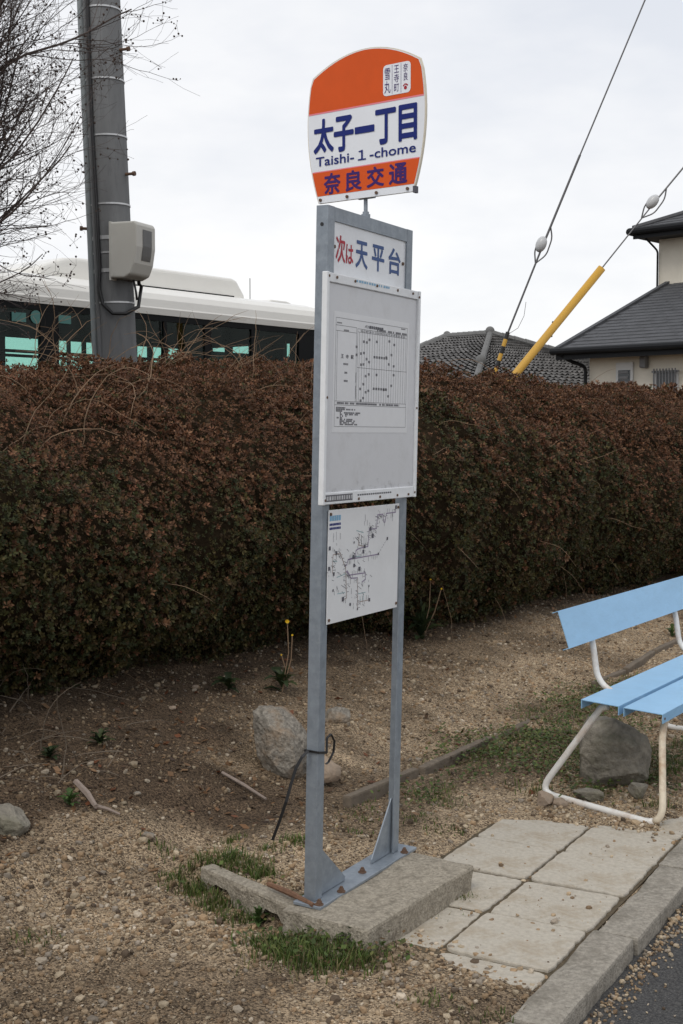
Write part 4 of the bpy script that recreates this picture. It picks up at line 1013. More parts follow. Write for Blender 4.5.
for _ in range(20):
    px, py = rg.uniform(345, 470), rg.uniform(800, 835); tuft(px, py, .025, rg.randint(15, 40), .03)
for _ in range(26):
    p = AV(rg.uniform(3.45, 4.6), -1.555 + rg.gauss(0, .004)) if rg.random() < .6 else AV(rg.choice((3.675, 4.013, 4.351)), rg.uniform(-1.88, -1.25)); C.append(p[:2]); Hh.append(rg.uniform(.006, .016)); Np.append(rg.randint(6, 22)); Sp.append(.008)
W, Fq, c_ = blades(C, Hh, Np, Sp)
tag(fast('grass', W, Fq, M['grass'], col=c_), 'short green grass in tufts round the concrete blocks and edging', 'grass', kind='stuff')
# low broad-leaved ground cover
def cover(cent, n_per, sp, lf, cols):
    n = len(cent) * n_per; cx = np.repeat(np.array(cent), n_per, 0); X = cx[:, 0] + RNG.normal(0, sp, n); Y = cx[:, 1] + RNG.normal(0, sp, n)
    Zz = gh(X, Y) + RNG.uniform(.004, .04, n); q = RNG.uniform(0, 6.28, n); L_ = lf * RNG.uniform(.6, 1.3, n)
    d = np.stack([np.cos(q), np.sin(q), RNG.normal(.15, .35, n)], -1) * L_[:, None]; sd_ = np.stack([-np.sin(q), np.cos(q), RNG.normal(0, .3, n)], -1) * (L_ * .42)[:, None]
    B = np.stack([X, Y, Zz], -1); W = np.stack([B, B + d * .5 + sd_, B + d, B + d * .5 - sd_], 1).reshape(-1, 3)
    c = np.array(cols)[RNG.integers(0, len(cols), n)] * RNG.uniform(.6, 1.3, (n, 1)); return W, np.arange(4 * n).reshape(-1, 4), np.repeat(c, 4, 0)
cen = []
for _ in range(190):
    a_, v_ = rg.uniform(4.6, 7.4), rg.gauss(-2.2, .18)
    if -2.6 < v_ < -1.8 and (a_ > 5.3 or v_ < -2.2 and rg.random() < .5): cen.append(AV(a_, v_)[:2])
for _ in range(40): cen.append(AV(rg.uniform(4.97, 6.1), rg.uniform(-2.0, -1.4))[:2])
for px, py in ((322, 948), (338, 952), (352, 955), (296, 945), (286, 940), (330, 935), (350, 940), (310, 925), (345, 925), (365, 945), (300, 930), (215, 870), (262, 905)): cen.append(on(px, py)[:2])
W, Fq, c_ = cover(cen, 48, .07, .017, [(.075, .115, .028), (.06, .09, .024), (.12, .13, .04), (.13, .08, .04), (.10, .14, .035)])
tag(fast('ground_cover', W, Fq, M['weed'], col=c_), 'low green and reddish creeping weeds along the edging and under the bench', 'ground cover', kind='stuff')
def weed(p, n, L_, label, flower=None, seed=0, name='weed_plant', upright=.5, cols=((.032, .05, .02), (.045, .062, .022), (.03, .045, .02)), group=None):
    r = random.Random(seed); root = thing(name, p, label, 'plant', group); L_ *= .75; n = int(n * 1.8)
    vs, fs, cs_ = [], [], []
    for k in range(n):
        q = k * 2.4 + r.uniform(-.4, .4); el = upright * r.uniform(.5, 1.6); ln = L_ * r.uniform(.55, 1.15); hh = r.uniform(0, .6) * L_ * upright
        d = np.array([math.cos(q) * math.cos(el), math.sin(q) * math.cos(el), math.sin(el)]); sd_ = np.array([-math.sin(q), math.cos(q), 0]); c = np.array(r.choice(cols)) * r.uniform(.7, 1.3)
        o = len(vs); m = 6
        for i in range(m + 1):
            t = i / m; P = np.asarray(p) + Z3 * hh + d * ln * t - Z3 * ln * .45 * t * t; w = ln * .15 * math.sin(math.pi * min(1, .12 + t * .88)) * (1.25 if i % 2 else .8)
            vs += [P - sd_ * w + Z3 * w * .4, P, P + sd_ * w + Z3 * w * .4]; cs_ += [c] * 3
        for i in range(m):
            b = o + 3 * i; fs += [(b, b + 1, b + 4, b + 3), (b + 1, b + 2, b + 5, b + 4)]
    fast('leaves', np.array(vs), np.array(fs), M['weed'], root, col=np.array(cs_), smooth=True)
    if flower:
        for (dx, dz, rf) in flower:
            top = np.asarray(p) + np.array([dx, -.05, dz]); mb = MB(); mb.tube([np.asarray(p), np.asarray(p) * .5 + top * .5 + np.array([.02, 0, .02]), top], .0028, 5); obj('stem', mb, M['drystem'], root)
            mb = MB()
            for k in range(14):
                q = 6.283 * k / 14; d = np.array([math.cos(q), -.5 * abs(math.sin(q)) - .3, math.sin(q) * .9]); mb.ribbon([top, top + d * rf], rf * .35, .001, np.cross(d, [0, 1, 0.1]))
            mb.sphere(top + np.array([0, -.006, 0]), rf * .4, 8, 5); obj('flower_head', mb, M['petal'], root)
    return root
weed(on(282, 692), 12, .2, 'leafy dandelion with yellow flowers at the hedge foot behind the boulder', [(.03, .37, .010), (.055, .30, .005), (.0, .2, .004)], 1, upright=.8)
weed(on(228, 690), 9, .16, 'broad leaved weed under the hedge left of the dandelion', None, 2, upright=.6)
weed(on(422, 640), 14, .3, 'tall dark weed at the hedge foot just right of the bus stop', [(.05, .40, .006), (.12, .34, .006)], 3, upright=1.0)
weed(on(70, 806), 12, .085, 'small bright green weed beside the pale dead branch on the left', None, 4, upright=.9, cols=((.06, .11, .03), (.075, .13, .035)))
weed(on(100, 745), 14, .1, 'round leaved weed among the twigs on the upper left bank', None, 5, upright=.8)
weed(on(50, 760), 10, .1, 'leafy weed below the hedge at the far left', None, 6, upright=.7)
weed(on(192, 625 + 30), 8, .12, 'dark leafed weed in the shade under the hedge', None, 7, upright=.9)
weed(on(258, 925), 10, .09, 'green weed growing out of the hollow block core', None, 8, upright=.9, cols=((.06, .1, .03), (.08, .13, .04)))
weed(on(352, 945), 12, .08, 'bushy weed against the near corner of the concrete block', None, 9, upright=.9, cols=((.05, .085, .028), (.07, .1, .035)))
weed(on(527, 590), 8, .14, 'small weed on the bank behind the bench back', None, 10, upright=.9)
weed(on(672, 637), 10, .12, 'grassy weed by the edging behind the bench seat', None, 11, upright=1.0, cols=((.06, .1, .03), (.08, .12, .035)))

# ------------------------------------------------------------------ utility pole
pb = aty(117, 366, 9.8); ptop = aty(100.5, 0, 9.8); pd = (ptop - pb); pd /= np.linalg.norm(pd)
foot = pb - pd * (pb[2] - .2) / pd[2]; topp = pb + pd * 6.5
pole = thing('utility_pole', foot, 'grey concrete utility pole with cable and steel bands behind the hedge', 'utility pole')
PR = .152
def pr_at(p): return PR + .012 * (1 - (p[2]) / 4)
obj('pole_shaft', MB().tube([foot, pb, topp], [.163, .153, .135], 32), M['pole'], pole, smooth=True)
sd_ = np.array([-.98, -.2, 0])
def ps(z, ang, extra):
    c = foot + pd * (z - foot[2]) / pd[2]; r = np.interp(z, [.2, 2.0, 8.5], [.163, .153, .135]) + extra
    return c + r * np.array([math.cos(ang), math.sin(ang), 0])
def pang(frac): return -math.pi / 2 + math.asin(frac)      # frac -1 left edge .. 1 right edge as seen from the road
zs = np.linspace(.3, 8.2, 24)
obj('conduit', MB().tube([ps(z, pang(-.9), .008) for z in zs], .026, 10), M['conduit'], pole, smooth=True)
obj('conduit', MB().tube([ps(z, pang(-.64), .006) for z in zs], .016, 8), M['pole'], pole, smooth=True)
cb = [ps(z, pang(-.45 - .05 * math.sin(z * 2)), .016) for z in np.linspace(8.2, 2.75, 22)]
cb += [ps(2.6, pang(-.5), .02), ps(2.47, pang(-.3), .03), ps(2.40, pang(.1), .04), ps(2.40, pang(.55), .05), ps(2.46, pang(.92), .06), ps(2.62, 0, .06), aty(139, 284, 9.72), aty(138, 272, 9.72)]
obj('cable', MB().tube(cb, .014, 8), M['black'], pole, smooth=True)
obj('cable', MB().tube([aty(137, 300, 9.66), aty(136, 292, 9.66), aty(134, 282, 9.68), aty(131, 272, 9.7)], .009, 6), M['black'], pole, smooth=True)
for py in (5, 77, 134, 203, 237, 252, 270, 302):
    z = aty(110, py, 9.65)[2]; c = foot + pd * (z - foot[2]) / pd[2]; r = np.interp(z, [.2, 2.0, 8.5], [.163, .153, .135])
    big = .02 if py in (237, 270) else .0
    obj('steel_band', MB().tube([c - pd * (.006 + big * .4), c + pd * (.006 + big * .4)], r + .0045 + (.0 if py > 240 else .001), 32), M['band'], pole, smooth=False)
for py, fr in ((48, 1), (173, 1), (228, -1)):
    z = aty(110, py, 9.7)[2]; a0 = ps(z, pang(.93 * fr), -.02); d_ = np.array([fr * .9, -.35, 0.]); obj('step_bolt', MB().tube([a0, a0 + d_ * .10], .011, 8).tube([a0 + d_ * .085, a0 + d_ * .105], .018, 8), M['bolt'], pole)
# cabinet on the pole
bc = aty(131, 252, 9.66); cab = thing('pole_cabinet', bc, 'beige equipment cabinet with smoked window strapped to the utility pole', 'cabinet')
ca, sa = math.cos(-.42), math.sin(-.42); bx = np.array([ca, sa, 0]); by = np.array([-sa, ca, 0])
w0, w1, h0_, h1_ = -.10, .15, -.20, .205
prf = [(w0, h0_), (.02, h0_ - .005), (.08, h0_ + .02), (.115, h0_ + .10), (.135, .02), (.135, h1_ - .03), (.125, h1_ - .005), (.11, h1_), (w0, h1_ + .004)]
obj('housing', MB().prism([bc + bx * x + Z3 * z - by * .13 for x, z in prf], by * .26), M['boxc'], cab, bevel=.018, seg=3)
obj('back_plate', MB().box(bc + bx * (w0 - .006), (bx, by, Z3), (.008, .12, .215)), M['boxc'], cab, bevel=.003)
wn = [(.1495, h0_ + .115), (.167, .02), (.1675, h1_ - .04)]
mb = MB()
W_ = [bc + bx * (x + .002) + Z3 * z + by * s for x, z in ((.1202, h0_ + .125), (.128, -.04), (.1362, .03), (.1364, .15)) for s in (-.05, .07)]
mb.add(W_, [(0, 1, 3, 2), (2, 3, 5, 4), (4, 5, 7, 6)]); mb.f = [f[::-1] for f in mb.f]
obj('smoked_window', mb, M['smoke'], cab)
for z in (.09, -.12): obj('mounting_bracket', MB().box(bc + bx * (w0 - .06) + Z3 * z, (bx, by, Z3), (.05, .04, .016)), M['band'], cab)

# ------------------------------------------------------------------ bus
bR = np.array([-.24, 14.88, 0]); bdv = np.array([.636, .772, 0]); bnv = np.array([-.772, .636, 0])   # near rear corner, direction to the right, away from us
BZ = .3
def bu(l, d, z): return bR - bdv * l + bnv * d + Z3 * (BZ + z)      # l metres left of the right end
BX = (bdv, bnv, Z3); BL = 9.6; BW = 2.3
bus = thing('bus', bu(BL / 2, BW / 2, -.2), 'white city bus with dark windows and roof pods parked behind the hedge', 'bus')
def bbox(l0, l1, d0, d1, z0, z1): return MB().box(bu((l0 + l1) / 2, (d0 + d1) / 2, (z0 + z1) / 2), BX, (abs(l1 - l0) / 2, abs(d1 - d0) / 2, abs(z1 - z0) / 2))
WT, WB = 2.34, .95
obj('lower_body', bbox(0, BL, 0, BW, .28, WB), M['busw'], bus, bevel=.04)
sec = [(0.0, 2.40), (-.012, 2.46), (-.006, 2.475), (.0, 2.55), (.03, 2.61), (.10, 2.66), (.25, 2.70), (.6, 2.735), (BW / 2, 2.75), (BW - .6, 2.735), (BW - .25, 2.70), (BW - .1, 2.66), (BW - .03, 2.61), (BW, 2.55), (BW, 2.40)]
obj('roof', MB().prism([bu(-.02, d, z) for d, z in sec], -bdv * (BL + .02)), M['busw'], bus)
obj('window_header', bbox(.0, BL, .012, .06, WT, 2.42), M['busb'], bus)
obj('window_header', bbox(.0, BL, BW - .06, BW - .012, 2.28, 2.42), M['busb'], bus)
obj('ceiling', bbox(.02, BL - .02, .062, BW - .062, 2.36, 2.39), M['bushd'], bus)
def d_at(px):
    P = onplane(px, 345, bR, bdv); return (P - bR) @ bnv
ep = sorted([d_at(q) for q in (287, 293, 233, 252, 213, 228, 168, 180)]); ep = [0.0] + [e for e in ep if .05 < e < BW - .05] + [BW]
if len(ep) % 2: ep = ep[:-2] + [BW]
obj('end_wall', bbox(.0, .06, .0, BW, 2.27, 2.41), M['busb'], bus)
for k in range(0, len(ep), 2): obj('window_pillar', bbox(.0, .06, ep[k], ep[k + 1], WB, 2.269), M['busb'], bus)
for k in range(1, len(ep) - 1, 2): obj('window_pane', bbox(.025, .031, ep[k] + .001, ep[k + 1] - .001, WB, 2.269), M['glassf'], bus)
obj('end_wall', bbox(BL - .06, BL, .0, BW, WB, 2.41), M['busb'], bus)
def l_at(px, d=0.0, py=340):
    P = onplane(px, py, bR + bnv * d, bnv); return -(P - bR) @ bdv
pil = [(.06, l_at(300)), (l_at(255.5), l_at(252.5)), (l_at(212.5), l_at(206)), (l_at(168), l_at(165)), (l_at(133), l_at(118)), (l_at(60), l_at(42)), (l_at(-6), l_at(-25))]
x_ = pil[-1][1]
while x_ < BL - 1.2: pil.append((x_ + 1.1, x_ + 1.16)); x_ += 1.16
for a_, b_ in pil: obj('window_pillar', bbox(a_, b_, .014, .06, WB, WT - .001), M['busb'], bus)
for (a0, a1), (b0, b1) in zip(pil[:-1], pil[1:]): obj('window_pane', bbox(a1 + .001, b0 - .001, .028, .034, WB, WT - .001), M['glassn'], bus)
fp_ = [(.06, l_at(296, BW)), (l_at(286, BW), l_at(254, BW)), (l_at(234, BW), l_at(229, BW)), (l_at(212, BW), l_at(180, BW)), (l_at(165, BW), l_at(161, BW)), (l_at(150, BW), l_at(146, BW)), (l_at(134, BW), l_at(94, BW)), (l_at(83, BW), l_at(80.5, BW)), (l_at(67.5, BW), l_at(65.5, BW)), (l_at(53, BW), l_at(41, BW)), (l_at(2, BW), l_at(-12, BW))]
x_ = fp_[-1][1]
while x_ < BL - 1.2: fp_.append((x_ + 1.1, x_ + 1.16)); x_ += 1.16
for a_, b_ in fp_: obj('window_pillar', bbox(a_, b_, BW - .06, BW - .014, WB, 2.279), M['busb'], bus)
for (a0, a1), (b0, b1) in zip(fp_[:-1], fp_[1:]): obj('window_pane', bbox(a1 + .001, b0 - .001, BW - .034, BW - .028, WB, 2.279), M['glassf'], bus)
for l0 in np.arange(.7, BL - .8, .85):
    for d0 in (.2, .75, 1.55):
        obj('seat', MB().prism([bu(l0, d0, .62), bu(l0 + .42, d0, .62), bu(l0 + .42, d0, .70), bu(l0 + .12, d0, .72), bu(l0 + .02, d0, 1.42), bu(l0 - .05, d0, 1.42)], bnv * .46), M['busseat'], bus, bevel=.02)
obj('floor', bbox(.06, BL - .06, .06, BW - .06, .5, .56), M['bushd'], bus)
for d0 in (.85, 1.45): obj('grab_rail', MB().tube([bu(.3, d0, 2.02), bu(BL - .3, d0, 2.02)], .016, 8), M['busb'], bus)
c0 = onplane(36, 317, bR + bnv * .02, bnv)
obj('round_sticker', MB().tube([c0, c0 - bnv * .003], .062, 24), M['sticker'], bus)
for px0, px1, y0, y1 in ((12, 26, 313, 321), (57, 71, 316, 323)):
    A_ = onplane(px0, y1, bR + bnv * .02, bnv); B_ = onplane(px1, y0, bR + bnv * .02, bnv); L0, L1 = -(A_ - bR) @ bdv, -(B_ - bR) @ bdv
    obj('sticker', bbox(L1, L0, .018, .021, A_[2] - BZ, B_[2] - BZ), M['sticker'], bus)
pa, pb2 = l_at(243, .55, 290), l_at(36, .55, 270)
prf = [(pa, 2.70), (pa + .02, 2.78), (pa + .14, 2.93), (pa + .22, 2.95), (pb2 - .5, 2.95), (pb2 - .3, 2.93), (pb2 - .02, 2.83), (pb2, 2.70)]
obj('roof_unit', MB().prism([bu(l, .5, z) for l, z in prf], bnv * 1.3), M['busw'], bus, bevel=.04, seg=3)
obj('roof_unit_seam', bbox(pa + .2, pb2 - .9, .493, .499, 2.725, 2.75), M['busb'], bus)
va, vb = l_at(294, .8, 300), l_at(260, .8, 298)
obj('roof_vent', MB().prism([bu(l, .8, z) for l, z in ((va, 2.72), (va + .03, 2.79), (va + .12, 2.81), (vb - .2, 2.81), (vb, 2.72))], bnv * .7), M['busw'], bus, bevel=.02)
obj('antenna', MB().tube([bu(l_at(250, 1, 290), 1, 2.72), bu(l_at(250, 1, 290), 1, 3.06)], .005, 6), M['busb'], bus)
for l0 in (1.9, 7.4):
    for d0 in (.0, BW - .25):
        obj('wheel', MB().tube([bu(l0, d0 - .01, .2), bu(l0, d0 + .25, .2)], .46, 28).tube([bu(l0, d0 - .03, .2), bu(l0, d0 + .27, .2)], .24, 20), M['black'], bus)

# ------------------------------------------------------------------ guy wires
g = thing('guy_wire', aty(489, 390, 13.2), 'thin guy wire with insulator and black and yellow striped foot', 'guy wire')
w0_ = aty(489, 392, 13.2); w1_ = aty(507, 335, 13.2); ins = aty(543, 245, 13.2); jn = aty(580, 155, 13.2); tp = aty(645, 0, 13.2); far_ = jn + (tp - jn) * 2.2
gz = float(gh(w0_[0], w0_[1])); gr = w0_ + (w0_ - w1_) * (w0_[2] - gz) / (w1_[2] - w0_[2])
obj('wire', MB().tube([w1_, ins], .011, 6), M['wire'], g); obj('wire', MB().tube([ins, jn], .013, 6), M['wire'], g); obj('wire', MB().tube([jn, far_], .0085, 6), M['wire'], g)
obj('anchor_rod', MB().tube([gr, w1_], .012, 8), M['wire'], g)
for k in range(16):
    a_, b_ = w1_ + (w0_ - w1_) * (-.05 + k * .125), w1_ + (w0_ - w1_) * (-.05 + (k + 1) * .125)
    obj('stripe_sleeve', MB().tube([a_, b_], .022, 10), M['yellow' if k % 2 else 'black'], g, smooth=False)
dv = (jn - ins) / np.linalg.norm(jn - ins)
def insul(p, dv, parent):
    a1 = np.cross(dv, [0, 1, 0]); a1 /= np.linalg.norm(a1); a2 = np.cross(dv, a1)
    obj('insulator', MB().sphere(p + a1 * .02, (.055, .055, .085), 14, 10, (a1, a2, dv)), M['porc'], parent, smooth=True)
    obj('loop', MB().tube(arc([p - dv * .2, p - dv * .08 - a1 * .07, p + dv * .10 - a1 * .06, p + dv * .2], .05), .008, 6).tube(arc([p - dv * .2, p - dv * .08 + a1 * .06, p + dv * .06 + a1 * .05], .05), .008, 6), M['wire'], parent)
insul(ins, dv, g)
obj('loose_strand', MB().tube([aty(507, 335, 13.2), aty(518, 328, 13.2), aty(524, 316, 13.2), aty(526, 302, 13.2)], .0025, 4), M['wire'], g)
y0_ = aty(510, 381, 13.5); y1_ = aty(602, 268, 13.5); yi = aty(654, 203, 13.5); yw = aty(683, 168, 13.5)
g2 = thing('guy_wire', y0_, 'guy wire in a thick yellow plastic sleeve before the house roof', 'guy wire')
dv = (y1_ - y0_) / np.linalg.norm(y1_ - y0_)
ax1 = np.cross(dv, [0, 1, 0]); ax1 /= np.linalg.norm(ax1)
low = y0_ - dv * (y0_[2] - .05) / dv[2]
obj('yellow_sleeve', MB().tube([low, y1_], .042, 20), M['yellow'], g2, smooth=True)
obj('sleeve_mouth', MB().tube([y1_ - dv * .002, y1_ + dv * .002], .034, 20), M['black'], g2)
obj('wire', MB().tube([y1_, yi], .008, 6), M['wire'], g2); obj('wire', MB().tube([yi, yi + (yw - yi) * 6], .010, 6), M['wire'], g2)
for f_ in (.42, .5): c = y0_ + (y1_ - y0_) * f_; obj('sleeve_clip', MB().sphere(c + ax1 * (.04 if f_ == .5 else -.04), .012, 8, 5), M['black'], g2)
insul(yi, (yw - yi) / np.linalg.norm(yw - yi), g2)

# ------------------------------------------------------------------ two-storey house
he = np.array([.72, -.694, 0]); hm = np.array([.694, .72, 0]); E1 = np.array([4.67, 28.0, 3.34])
def ho(s, t, z): return np.array([E1[0], E1[1], 0]) + he * s + hm * t + Z3 * z
HX = (he, hm, Z3)
house = thing('house', ho(5, 5, 0), 'two storey cream house with dark slate roofs at the right', 'house')
def hbox(s0, s1, t0, t1, z0, z1): return MB().box(ho((s0 + s1) / 2, (t0 + t1) / 2, (z0 + z1) / 2), HX, ((s1 - s0) / 2, (t1 - t0) / 2, (z1 - z0) / 2))
obj('wall', hbox(.5, 14, .5, 10, 0, 3.30), M['hwall'], house)
obj('upper_wall', hbox(-.24, 13.5, 4.6, 10, 3.30, 6.4), M['hwall'], house)
sl1 = .39
def courses(fn_, n, nt):
    """stepped tile courses: fn_(x, y, up) maps unit coords to the roof"""
    mb = MB()
    for k in range(n):
        y0, y1 = k / n, (k + 1.06) / n
        for j in range(nt):
            x0, x1 = (j + (.5 if k % 2 else 0)) / nt, (j + 1 + (.5 if k % 2 else 0)) / nt; x0, x1 = max(0, x0), min(1, x1)
            if x1 - x0 < 1e-3: continue
            h = .022 + random.uniform(-.003, .004); g_ = .0025 / nt * 3
            mb.add([fn_(x0 + g_, y0, h), fn_(x1 - g_, y0, h), fn_(x1 - g_, y1, .004), fn_(x0 + g_, y1, .004), fn_(x0 + g_, y0, -.01), fn_(x1 - g_, y0, -.01)], [(0, 1, 2, 3), (4, 5, 1, 0)])
    return mb
rl = obj('lower_roof', MB().prism([ho(0, 0, 3.34), ho(0, 4.9, 3.34 + 4.9 * sl1), ho(0, 4.9, 3.18 + 4.9 * sl1), ho(0, 0, 3.22)], he * 14.5), M['slate'], house)
o = obj('roof_tiles', courses(lambda x, y, u: ho(x * 14.5, y * 4.6, 3.345 + y * 4.6 * sl1 + u), 20, 40), M['slate'], rl); o['kind'] = 'stuff'
obj('verge', MB().prism([ho(-.06, -.02, 3.30), ho(-.06, 4.62, 3.30 + 4.64 * sl1), ho(-.06, 4.62, 3.40 + 4.64 * sl1), ho(-.06, -.02, 3.40)], he * .12), M['slate'], rl)
obj('gutter', MB().tube([ho(-.1, -.08, 3.30), ho(14.5, -.08, 3.30)], .075, 10), M['gutter'], house)
obj('fascia', hbox(-.02, 14.5, -.02, .02, 3.12, 3.33), M['gutter'], house)
obj('soffit', hbox(.03, 14.4, .03, .49, 3.17, 3.19), M['soffit'], house)
obj('downpipe', MB().tube(arc([ho(.1, -.05, 3.24), ho(.25, .1, 3.1), ho(.45, .42, 2.98), ho(.46, .44, .1)], .1), .04, 8), M['gutter'], house)
# upper roof: hip
E2z = 6.44; u_s, u_t = -.6, 4.0
hipn = lambda s, t, z: ho(s, t, z)
A_, B_ = (u_s, u_t), (14.1, u_t); rr2 = 3.3; sl2 = .42
ur = obj('upper_roof', MB().add([hipn(u_s, u_t, E2z), hipn(14.1, u_t, E2z), hipn(14.1 - rr2, u_t + rr2, E2z + rr2 * sl2), hipn(u_s + rr2, u_t + rr2, E2z + rr2 * sl2), hipn(u_s, u_t + 2 * rr2, E2z), hipn(14.1, u_t + 2 * rr2, E2z)],
        [(0, 1, 2, 3), (4, 0, 3), (5, 4, 3, 2), (1, 5, 2), (0, 4, 5, 1)]), M['slate'], house)
def upf(x, y, u):
    d = y * rr2; s = u_s + d + x * (14.7 - 2 * d); return ho(s, u_t + d, E2z + d * sl2 + .004 + u)
o = obj('roof_tiles', courses(upf, 14, 40), M['slate'], ur); o['kind'] = 'stuff'
obj('hip_tile', MB().tube([ho(u_s, u_t, E2z + .02), ho(u_s + rr2, u_t + rr2, E2z + rr2 * sl2 + .03)], .07, 8), M['slate'], ur)
obj('fascia', hbox(u_s + .01, 14.1, u_t - .01, u_t + .03, E2z - .24, E2z - .01), M['gutter'], house)
obj('gutter', MB().tube([ho(u_s - .06, u_t - .07, E2z - .06), ho(14.1, u_t - .07, E2z - .06)], .085, 10), M['gutter'], house)
obj('gutter', MB().tube([ho(u_s - .07, u_t - .07, E2z - .06), ho(u_s - .07, u_t + 6, E2z - .06)], .085, 10), M['gutter'], house)
obj('soffit', hbox(u_s + .05, 14, u_t + .05, u_t + 6, E2z - .22, E2z - .20), M['gutter'], house)
obj('downpipe', MB().tube(arc([ho(u_s + .3, u_t + .0, E2z - .2), ho(-.27, 4.45, E2z - .42), ho(-.25, 4.56, E2z - .5), ho(-.25, 4.56, 5.0)], .12), .024, 8), M['gutter'], house)
# ground-floor openings
def on_wall(px, py): 
    P = onplane(px, py, ho(.5, .5, 0), hm); d = P - ho(0, 0, 0); return d @ he, P[2]
(s0, z1), (s1, z0) = on_wall(617.5, 363), on_wall(634, 380); z0 = z1 - .75
w = obj('window', hbox(s0, s1, .44, .499, z0, z1), M['wframe'], house)
sw = s1 - s0
obj('pane', hbox(s0 + .06, s1 - .06, .43, .438, z0 + .05, z1 - .16), M['pane'], w)
for k in range(5): zz = z1 - .2 - k * .11; obj('louvre', hbox(s0 + .07, s1 - .1, .415, .428, zz - .03, zz + .02), M['lamp'], w)
(s0, z1), (s1, _) = on_wall(655.5, 371), on_wall(679.5, 371); z0 = z1 - .95
w = obj('window', hbox(s0, s1, .45, .499, z0, z1), M['wframe'], house); obj('pane', hbox(s0 + .05, s1 - .05, .44, .449, z0 + .05, z1 - .05), M['pane'], w)
for k in range(8): ss = s0 + .03 + (s1 - s0 - .06) * k / 7; obj('grille_bar', hbox(ss - .012, ss + .012, .37, .39, z0 - .05, z1 + .04), M['lamp'], w)
for zz in (z0, z1 - .02): obj('grille_rail', hbox(s0 - .03, s1 + .03, .391, .41, zz - .02, zz + .02), M['lamp'], w)
sL, zL = on_wall(646, 362); obj('wall_lamp', hbox(sL - .075, sL + .075, .34, .499, zL - .13, zL + .13), M['lamp'], house, bevel=.03)

# ------------------------------------------------------------------ tiled roof of the house beyond
R1 = aty(447, 339, 37.2); R2 = aty(490, 336, 36.0); Cc = np.array([3.3, 32.3, 2.6]); Ll = np.array([-.9, 35.6, 2.6]); Rr_ = np.array([11.6, 38.8, 2.6]); Bk = np.array([6.5, 43, 2.6])
cot = thing('tiled_house', np.array([5, 38, 0]), 'low house with weathered grey pantile hip roof beyond the hedge', 'house')
cen_ = (Ll + Cc + Rr_ + Bk) / 4
base_ = [cen_ + (p - cen_) * .88 for p in (Ll, Cc, Rr_, Bk)]
obj('wall', MB().prism([p * np.array([1, 1, 0]) for p in base_], Z3 * 2.75), M['hwall'], cot)
rf = obj('roof', MB().add([Ll, Cc, Rr_, Bk, R1, R2], [(0, 1, 5, 4), (1, 2, 5), (2, 3, 4, 5), (3, 0, 4), (0, 3, 2, 1)]), M['kawara'], cot)
def pantiles(P00, P10, P01, P11, rows, cols):
    """rows of curved tiles between the eave P00-P10 and the ridge P01-P11"""
    nn_ = np.cross(P10 - P00, P01 - P00); nn_ /= np.linalg.norm(nn_); nn_ = nn_ if nn_[2] > 0 else -nn_
    mb = MB(); rr3 = random.Random(2)
    for r_ in range(rows):
        for c_ in range(cols):
            y0, y1 = r_ / rows, (r_ + 1.12) / rows; vs = []
            lift = rr3.uniform(0, .02)
            for y, l in ((y0, .05 + lift), (min(y1, 1), .005 + lift * .3)):
                for j in range(5):
                    x = (c_ + j / 4) / cols; h = l + .035 * math.sin(j / 4 * 2 * math.pi - .6)
                    a = P00 + (P10 - P00) * x; b = P01 + (P11 - P01) * x; vs.append(a + (b - a) * y + nn_ * (h + .02))
            fs = [(j, j + 1, 6 + j, 5 + j) for j in range(4)]; mb.add(vs, fs)
    return mb
o = obj('roof_tiles', pantiles(Ll, Cc, R1, R2, 20, 18), M['kawara'], rf); o['kind'] = 'stuff'
o = obj('roof_tiles', pantiles(Cc, Rr_, R2, R2 + (Rr_ - Cc) * .002, 20, 34), M['kawara'], rf); o['kind'] = 'stuff'
def ridge(a, b, r, n): 
    for k in range(n):
        p, q = a + (b - a) * k / n, a + (b - a) * (k + .97) / n
        obj('ridge_tile', MB().tube([p + Z3 * .07, q + Z3 * .07], [r * 1.06, r * .94], 8), M['kridge'], rf)
ridge(R1, R2, .10, 8); ridge(R2, Cc, .085, 22); ridge(R1, Ll, .11, 14); ridge(R2, Rr_, .11, 22)
for p, r in ((R2 + Z3 * .14, .13), (R1 + Z3 * .12, .11), (R2 + (Cc - R2) * .58 + Z3 * .16, .15)):
    obj('ridge_end_tile', MB().sphere(p, (r, r * .7, r), 12, 8), M['kridge'], rf, smooth=True)

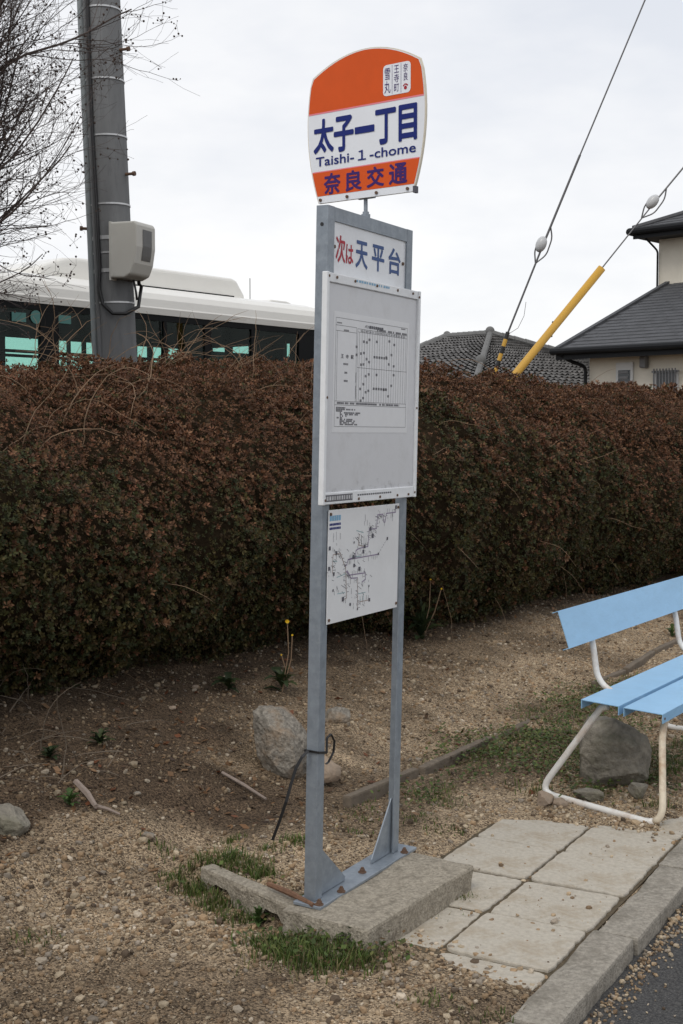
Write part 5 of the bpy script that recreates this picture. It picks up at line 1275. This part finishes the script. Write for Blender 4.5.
# ------------------------------------------------------------------ bare tree at the left
tree = thing('bare_tree', (-3.5, 8.2, .35), 'leafless tree with fine branches and seed heads reaching in from the left', 'tree')
rt = random.Random(21); brm = MB(); cap = MB(); trunk = MB()
def grow(p, d, ln, r, lev):
    p = np.array(p, float); d = np.array(d, float); d /= np.linalg.norm(d); n = max(4, int(ln / (.10 if lev < 2 else .06))); st_ = ln / n; pts = [p.copy()]; dirs = [d.copy()]
    up = (.05, .05, .03, .02)[min(lev, 3)]
    for i in range(n):
        k = (.07, .075, .12, .18)[min(lev, 3)]
        d = d + np.array([rt.gauss(0, k), rt.gauss(0, k), rt.gauss(0, k) + up]); d /= np.linalg.norm(d); p = p + d * st_; pts.append(p.copy()); dirs.append(d.copy())
    rad = [max(r * (1 - .75 * i / n), .0009) for i in range(n + 1)]
    (trunk if lev == 0 else brm).tube(pts, rad, 8 if lev == 0 else (5 if lev == 1 else 3), cap=False)
    if lev >= 3 and rt.random() < .16 or lev == 2 and rt.random() < .35:
        for _ in range(rt.randint(2, 6)):
            q = pts[-1] + np.array([rt.gauss(0, .03), rt.gauss(0, .03), rt.gauss(0, .03)]); cap.sphere(q, rt.uniform(.004, .008), 5, 4); brm.tube([pts[-1], q], .0009, 3, cap=False)
    if lev >= 3: return
    nb = {0: 0, 1: int(ln / .10), 2: int(ln / .09)}[lev]
    for k in range(nb):
        t = .12 + .86 * (k + rt.random()) / nb; i = min(int(t * n), n - 1); dd_ = dirs[i]
        sd = np.cross(dd_, np.array([rt.gauss(0, 1), rt.gauss(0, 1), rt.gauss(0, 1)])); sd /= np.linalg.norm(sd); sd[2] += .12
        nd = dd_ * .8 + sd * rt.uniform(.45, .95)
        grow(pts[i], nd, ln * rt.uniform(.28, .5) * (1.1 - .5 * t), rad[i] * .55, lev + 1)
tb = np.array([-3.5, 8.2, .35])
for q, (dx, dy) in enumerate(((.35, .0), (.1, .25), (-.25, .1), (.2, -.3))):
    grow(tb + np.array([dx * .2, dy * .2, 0]), (dx * .35, dy * .4, 1), 2.6, .05, 0)
for k in range(42):
    ez = 2.62 + 2.5 * (k + rt.random()) / 42; ex = -1.08 - .30 * abs(ez - 3.4) - rt.random() ** 1.5 * 1.0; ey = rt.uniform(7.4, 8.8)
    sx, sy, sz = -3.3 + rt.uniform(-.1, .15), 8.15 + rt.uniform(-.15, .15), 2.1 + .28 * (ez - 2.6) + rt.uniform(-.1, .2)
    d_ = np.array([ex - sx, ey - sy, ez - sz]); ln = np.linalg.norm(d_); grow((sx, sy, sz), d_ / ln - Z3 * .10, ln * 1.03, rt.uniform(.009, .018), 1)
for (sx, sy, sz), (ex, ey, ez), r in (((-3.4, 8.2, 2.8), (-4.2, 8.6, 4.6), .02), ((-3.5, 8.2, 2.8), (-3.4, 8.0, 5.0), .02), ((-3.5, 8.3, 2.7), (-4.8, 8.0, 4.0), .02), ((-3.4, 8.2, 2.8), (-2.7, 9.0, 4.8), .02)):
    d_ = np.array([ex - sx, ey - sy, ez - sz]); ln = np.linalg.norm(d_); grow((sx, sy, sz), d_ / ln - Z3 * .06, ln, r, 1)
obj('trunk', trunk, M['bark'], tree)
o = obj('branches', brm, M['bark'], tree); o['kind'] = 'stuff'
o = obj('seed_capsules', cap, M['capsule'], tree); o['kind'] = 'stuff'
